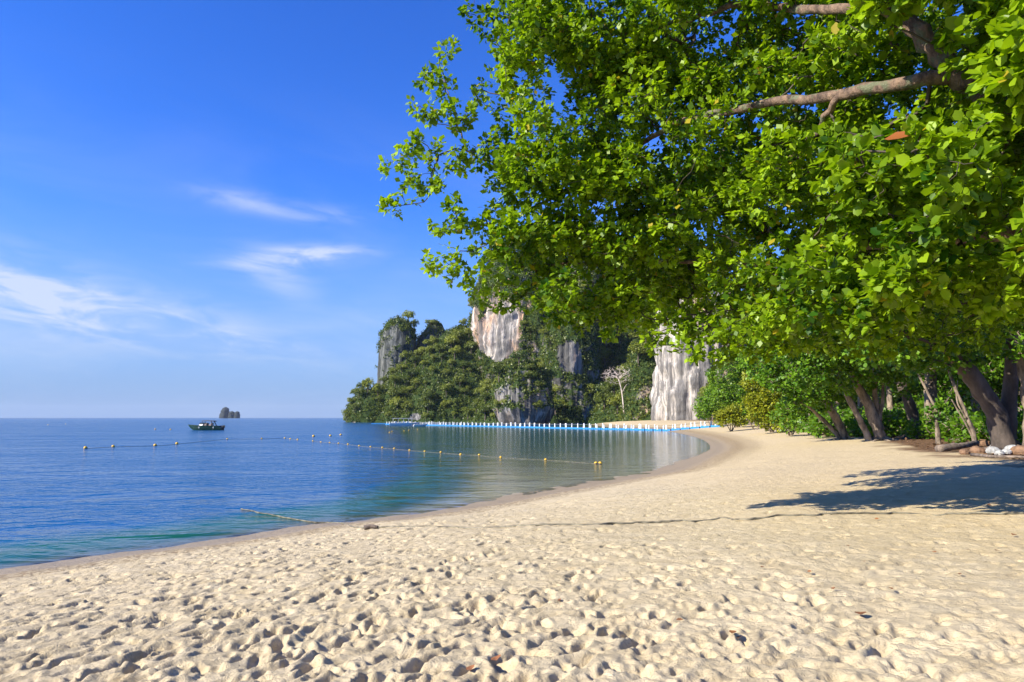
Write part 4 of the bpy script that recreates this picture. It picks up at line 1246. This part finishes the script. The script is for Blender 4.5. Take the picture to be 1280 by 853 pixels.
# fallen leaves on the open sand
FL = [(1076, 770, .10), (620, 825, .09), (588, 843, .07), (915, 797, .06), (925, 801, .05), (1042, 741, .05), (1115, 741, .05), (1093, 651, .06), (1266, 672, .07), (1247, 691, .06), (1165, 693, .05), (952, 713, .04), (1079, 705, .04), (1009, 720, .04), (1200, 722, .04), (1239, 634, .06), (1062, 686, .04), (845, 780, .05), (1210, 690, .04), (700, 755, .04)]
lf = bpy.data.meshes.new('x')
for i, (px, py, s_) in enumerate(FL):
    p = ground_hit(px, py); a = random.random() * 6.28
    me = leaf_mesh('fallen_leaf', np.zeros((1, 3)), np.array([(math.cos(a), math.sin(a), .1)]), np.array([(random.uniform(-.4, .2), random.uniform(-.5, 0), 1.0)]), np.array([s_ * 1.15]), np.array([.4]), M_DRY)
    o = obj('fallen_leaf', me); o.location = (p[0], p[1], float(sand_z(p[0], p[1])[0]) + .03)
    big_ = s_ >= .09
    tag(o, 'large orange brown fallen leaf curled on the trampled sand' if big_ else 'small dark dry leaf lying on the sand', 'leaf', 'large fallen leaves on the sand' if big_ else 'small fallen leaves on the sand')

# ------------------------------------------------------------------ the overhanging tree
EDGE = [(612, 22, 34, 11.4), (648, 62, 36, 11.3), (545, 98, 27, 12.0), (533, 140, 24, 12.0), (576, 150, 26, 11.8), (500, 208, 26, 12.0), (492, 262, 16, 12.0), (528, 240, 26, 11.9), (556, 200, 30, 11.8),
        (562, 275, 32, 11.7), (548, 325, 26, 11.6), (592, 345, 34, 11.4), (628, 372, 28, 11.2), (602, 300, 36, 11.5), (662, 378, 24, 11.0), (702, 388, 26, 10.8), (748, 388, 24, 10.6), (792, 398, 26, 10.5), (838, 408, 24, 10.3),
        (884, 416, 26, 10.2), (926, 424, 24, 10.1), (962, 410, 28, 10), (1000, 400, 30, 9.8), (622, 120, 34, 11.5), (612, 190, 36, 11.4), (640, 250, 36, 11.2), (590, -30, 30, 11.5), (516, 180, 15, 12), (560, 65, 12, 12), (820, 428, 16, 10.2), (866, 440, 18, 10), (905, 446, 18, 10.2), (768, 416, 16, 10.5), (722, 408, 16, 10.8), (950, 440, 20, 10.8), (990, 432, 22, 11), (1030, 428, 24, 11.5), (1075, 430, 24, 12), (1120, 430, 26, 12), (1170, 432, 24, 12.5), (1225, 430, 26, 12)]
edge_c = np.array([(*P(a, b, d * k), r / F * d * k) for a, b, r, d in EDGE for k in (float(np.interp(a, [560, 680], [.94, 1.10])),)])
POLY = [(630, -300), (640, 60), (630, 340), (700, 385), (850, 412), (1000, 425), (1300, 430), (1480, 400), (1480, -300)]


def in_poly(x, y):
    c = False; n = len(POLY)
    for i in range(n):
        ax, ay = POLY[i]; bx, by = POLY[(i + 1) % n]
        if (ay > y) != (by > y) and x < (bx - ax) * (y - ay) / (by - ay) + ax: c = not c
    return c


inner = []
while len(inner) < 700:
    x = random.uniform(620, 1480); y = random.uniform(-300, 430)
    if not in_poly(x, y): continue
    # thin spots where the sky shows through
    if any((x - a) ** 2 + (y - b) ** 2 < r * r for a, b, r in ((845, 195, 24), (735, 235, 12), (660, 300, 14))): continue
    near = np.interp(x, [620, 760, 900, 1010, 1100, 1300, 1650], [10.2, 10.8, 10.6, 9.0, 7.4, 6.6, 6.4]); farr = np.interp(x, [620, 760, 900, 1300, 1650], [11.9, 13.5, 18, 20, 20])
    d = near + (farr - near) * random.random() ** 1.1
    q = P(x, y, d)
    if q[2] > 10.8 or q[2] < 4.3 or np.hypot(q[0] - 9.4, q[1] - 10) < .8: continue
    inner.append((*q, random.uniform(.30, .52)))
while len(inner) < 800:       # leaves behind and above the limbs
    q = P(random.uniform(760, 1330), random.uniform(-60, 190), random.uniform(10.2, 14.5))
    if q[2] < 11.5: inner.append((*q, random.uniform(.34, .55)))
while len(inner) < 930:       # rear of the crown
    q = P(random.uniform(820, 1330), random.uniform(170, 395), random.uniform(13, 19))
    if 4.4 < q[2] < 10.5: inner.append((*q, random.uniform(.42, .62)))
inner = np.array(inner)
cl_ = np.vstack((edge_c, inner))
bt_base = G(10.2, 9.6)
big = empty('overhanging_tree', (0, 0, 0)); tag(big, 'large broadleaf tree spreading pale limbs and bright leaves over the sand', 'tree')


def limb(pts_, r0_, r1_, name='limb', n=34):
    q = cr(pts_, n); q[1:-1] += rng.normal(size=(n - 2, 3)) * .02
    v_, f_ = tube(q, np.linspace(r0_, r1_, n) * .8, 16, wob=.30, seed=int(r0_ * 1000)); mb = MB(); mb.add(v_, f_)
    mb.build(name, M_BARK, big, True); return q


fork = P(1300, 165, 8.2)
wood = [limb([bt_base - np.array((0, 0, .3)), bt_base + np.array((-.15, -.2, 1.4)), bt_base + np.array((-1.0, -.7, 3.0)), fork + np.array((.9, .3, -.35)), fork], .48, .24, 'trunk')]
pl = lambda L_: [P(q[0], q[1], q[2] * float(np.interp(q[0], [600, 700, 960, 1120], [1.0, 1.12, 1.12, 1.0]))) for q in L_]
wood.append(limb([fork, *pl([(1245, 130, 8.2), (1190, 85, 8.2), (1150, 40, 8.3), (1105, 0, 8.5), (1040, -70, 9), (940, -140, 9.6), (830, -170, 10.2)])], .22, .05))
wood.append(limb(pl([(1200, 95, 8.2), (1130, 104, 8.35), (1050, 118, 8.6), (960, 131, 9.0), (880, 145, 9.5), (840, 157, 10), (780, 195, 10.5), (700, 245, 11), (610, 280, 11.5), (550, 290, 11.8)]), .115, .015))
wood.append(limb(pl([(1110, 5, 8.5), (1040, 14, 8.9), (975, 10, 9.3), (930, 5, 9.6), (880, 20, 10), (800, 40, 10.4), (720, 45, 10.9), (640, 40, 11.3)]), .10, .015))
wood.append(limb([fork + np.array((.9, .3, -.35)), *pl([(1330, 270, 8.6), (1220, 296, 9.6), (1080, 310, 10.8), (960, 330, 11.2), (840, 325, 11.2), (740, 330, 11.0), (660, 330, 10.9)])], .13, .015))
wood.append(limb([fork + np.array((.5, .2, .0)), P(1290, 60, 9), P(1250, -60, 9.6), P(1180, -200, 10.5), P(1100, -280, 11)], .18, .04))
wood.append(limb(pl([(700, 245, 11), (640, 215, 11.3), (590, 190, 11.6), (572, 160, 11.8), (563, 125, 11.9), (550, 90, 12.0)]), .03, .008))
wood.append(limb(pl([(1050, 118, 8.6), (1000, 190, 9.3), (930, 230, 10.2), (860, 260, 11), (760, 300, 11.4)]), .06, .012))
wroots = np.concatenate([w[::1] for w in wood[1:]])
tips = []; outs = []; ctint = []
for c in cl_:
    is_edge = len(tips) < len(edge_c)
    n = int(19 * (c[3] / .40) ** 2) + 4
    s_ = sph(n); s_[:, 2] = s_[:, 2] * .8 + .12
    tips.append(c[:3] + s_ * c[3] * rng.uniform(.35, 1.08, (n, 1)) ** .7); outs.append(s_); ctint += [rng.uniform(-.28, .22)] * n
tips = np.concatenate(tips); outs = np.concatenate(outs)
tips[:, 2] = np.maximum(tips[:, 2], 3.95)
nn, pa = skeleton(wroots, tips[::2], .09)
pos, ax, nr, sz, tint = rosettes(tips, outs, 13, .100, .085, .5)
tint = np.clip(tint + .08 + np.repeat(np.array(ctint), 13), 0, 1)
tint[rng.random(len(tint)) < .012] = 1.4
sz = sz * rng.choice([.62, .85, 1.0, 1.12, 1.3], len(sz))
sz = sz * np.interp(pos[:, 1], [6.5, 8.0, 10.0], [1.55, 1.3, 1.0])
# the 300 leaves that show largest are leaves of their own, the rest one mass of foliage
v = pos - CAM; dpt = v @ FWD; sxp = 640 + F * v[:, 0] / dpt; syp = 426.5 - F * (v @ UP) / dpt
infr = (sxp > 0) & (sxp < 1280) & (syp > 0) & (syp < 853)
score = np.where(infr, sz / dpt, 0); top = np.argsort(-score)[:300]
rest = np.ones(len(pos), bool); rest[top] = False
nearm = rest & (dpt < 9.6); farm = rest & ~nearm
crown = obj('foliage', leaf_mesh('foliage', pos[nearm], ax[nearm], nr[nearm], sz[nearm], tint[nearm], M_LEAF), big)
tag(crown, kind='stuff')
tag(obj('foliage', leaf_mesh('foliage', pos[farm], ax[farm], nr[farm], sz[farm] * 1.1, tint[farm], M_LEAF, True), big), kind='stuff')
tw = obj('twigs', twig_mesh('twigs', nn, pa, len(wroots), .0045, M_TWIG, 3, .035, 2.1), big); tag(tw, kind='stuff')
lm = []
for k in range(7):
    lm.append(leaf_mesh('leaf', np.zeros((1, 3)), np.array([(0, 1.0, 0)]), np.array([(0, 0, 1.0)]), np.array([1.0]), np.array([k / 5 if k < 6 else 1.4]), M_LEAF))
lm_dead = leaf_mesh('leaf', np.zeros((1, 3)), np.array([(0, 1.0, 0)]), np.array([(0, 0, 1.0)]), np.array([1.0]), np.array([.5]), M_LEAF_DEAD)
fr = leaf_frames(ax[top], nr[top])
dead_px = np.argmin((sxp[top] - 1107) ** 2 + (syp[top] - 155) ** 2)
for j, i in enumerate(top):
    dead = j == dead_px
    o = obj('leaf', lm_dead if dead else lm[min(6, int(round(tint[i] * 5)))], crown)
    mm = Matrix(fr[j].tolist()).to_4x4(); mm.translation = Vector(pos[i]); s_ = sz[i] * (1.5 if dead else 1)
    o.matrix_local = mm @ Matrix.Diagonal((s_, s_, s_, 1))
    if dead: o['label'] = 'withered orange leaf'
print('leaves', len(pos), 'twig nodes', len(nn))

# ------------------------------------------------------------------ air between here and the horizon
hz = MB(); hz.box((0, 0, 49), (15000, 15000, 162)); hm = bpy.data.materials.new('haze'); hm.use_nodes = True
ht = hm.node_tree; ht.nodes.clear(); hv = nd(ht, 'ShaderNodeVolumePrincipled'); hv.inputs['Color'].default_value = (0.72, 0.82, 0.95, 1)
hv.inputs['Density'].default_value = 0.00004; hv.inputs['Anisotropy'].default_value = 0.0
ho_ = nd(ht, 'ShaderNodeOutputMaterial'); lk(ht, hv.outputs[0], ho_.inputs['Volume'])
tag(hz.build('haze', hm), 'thin bluish sea haze', kind='stuff')
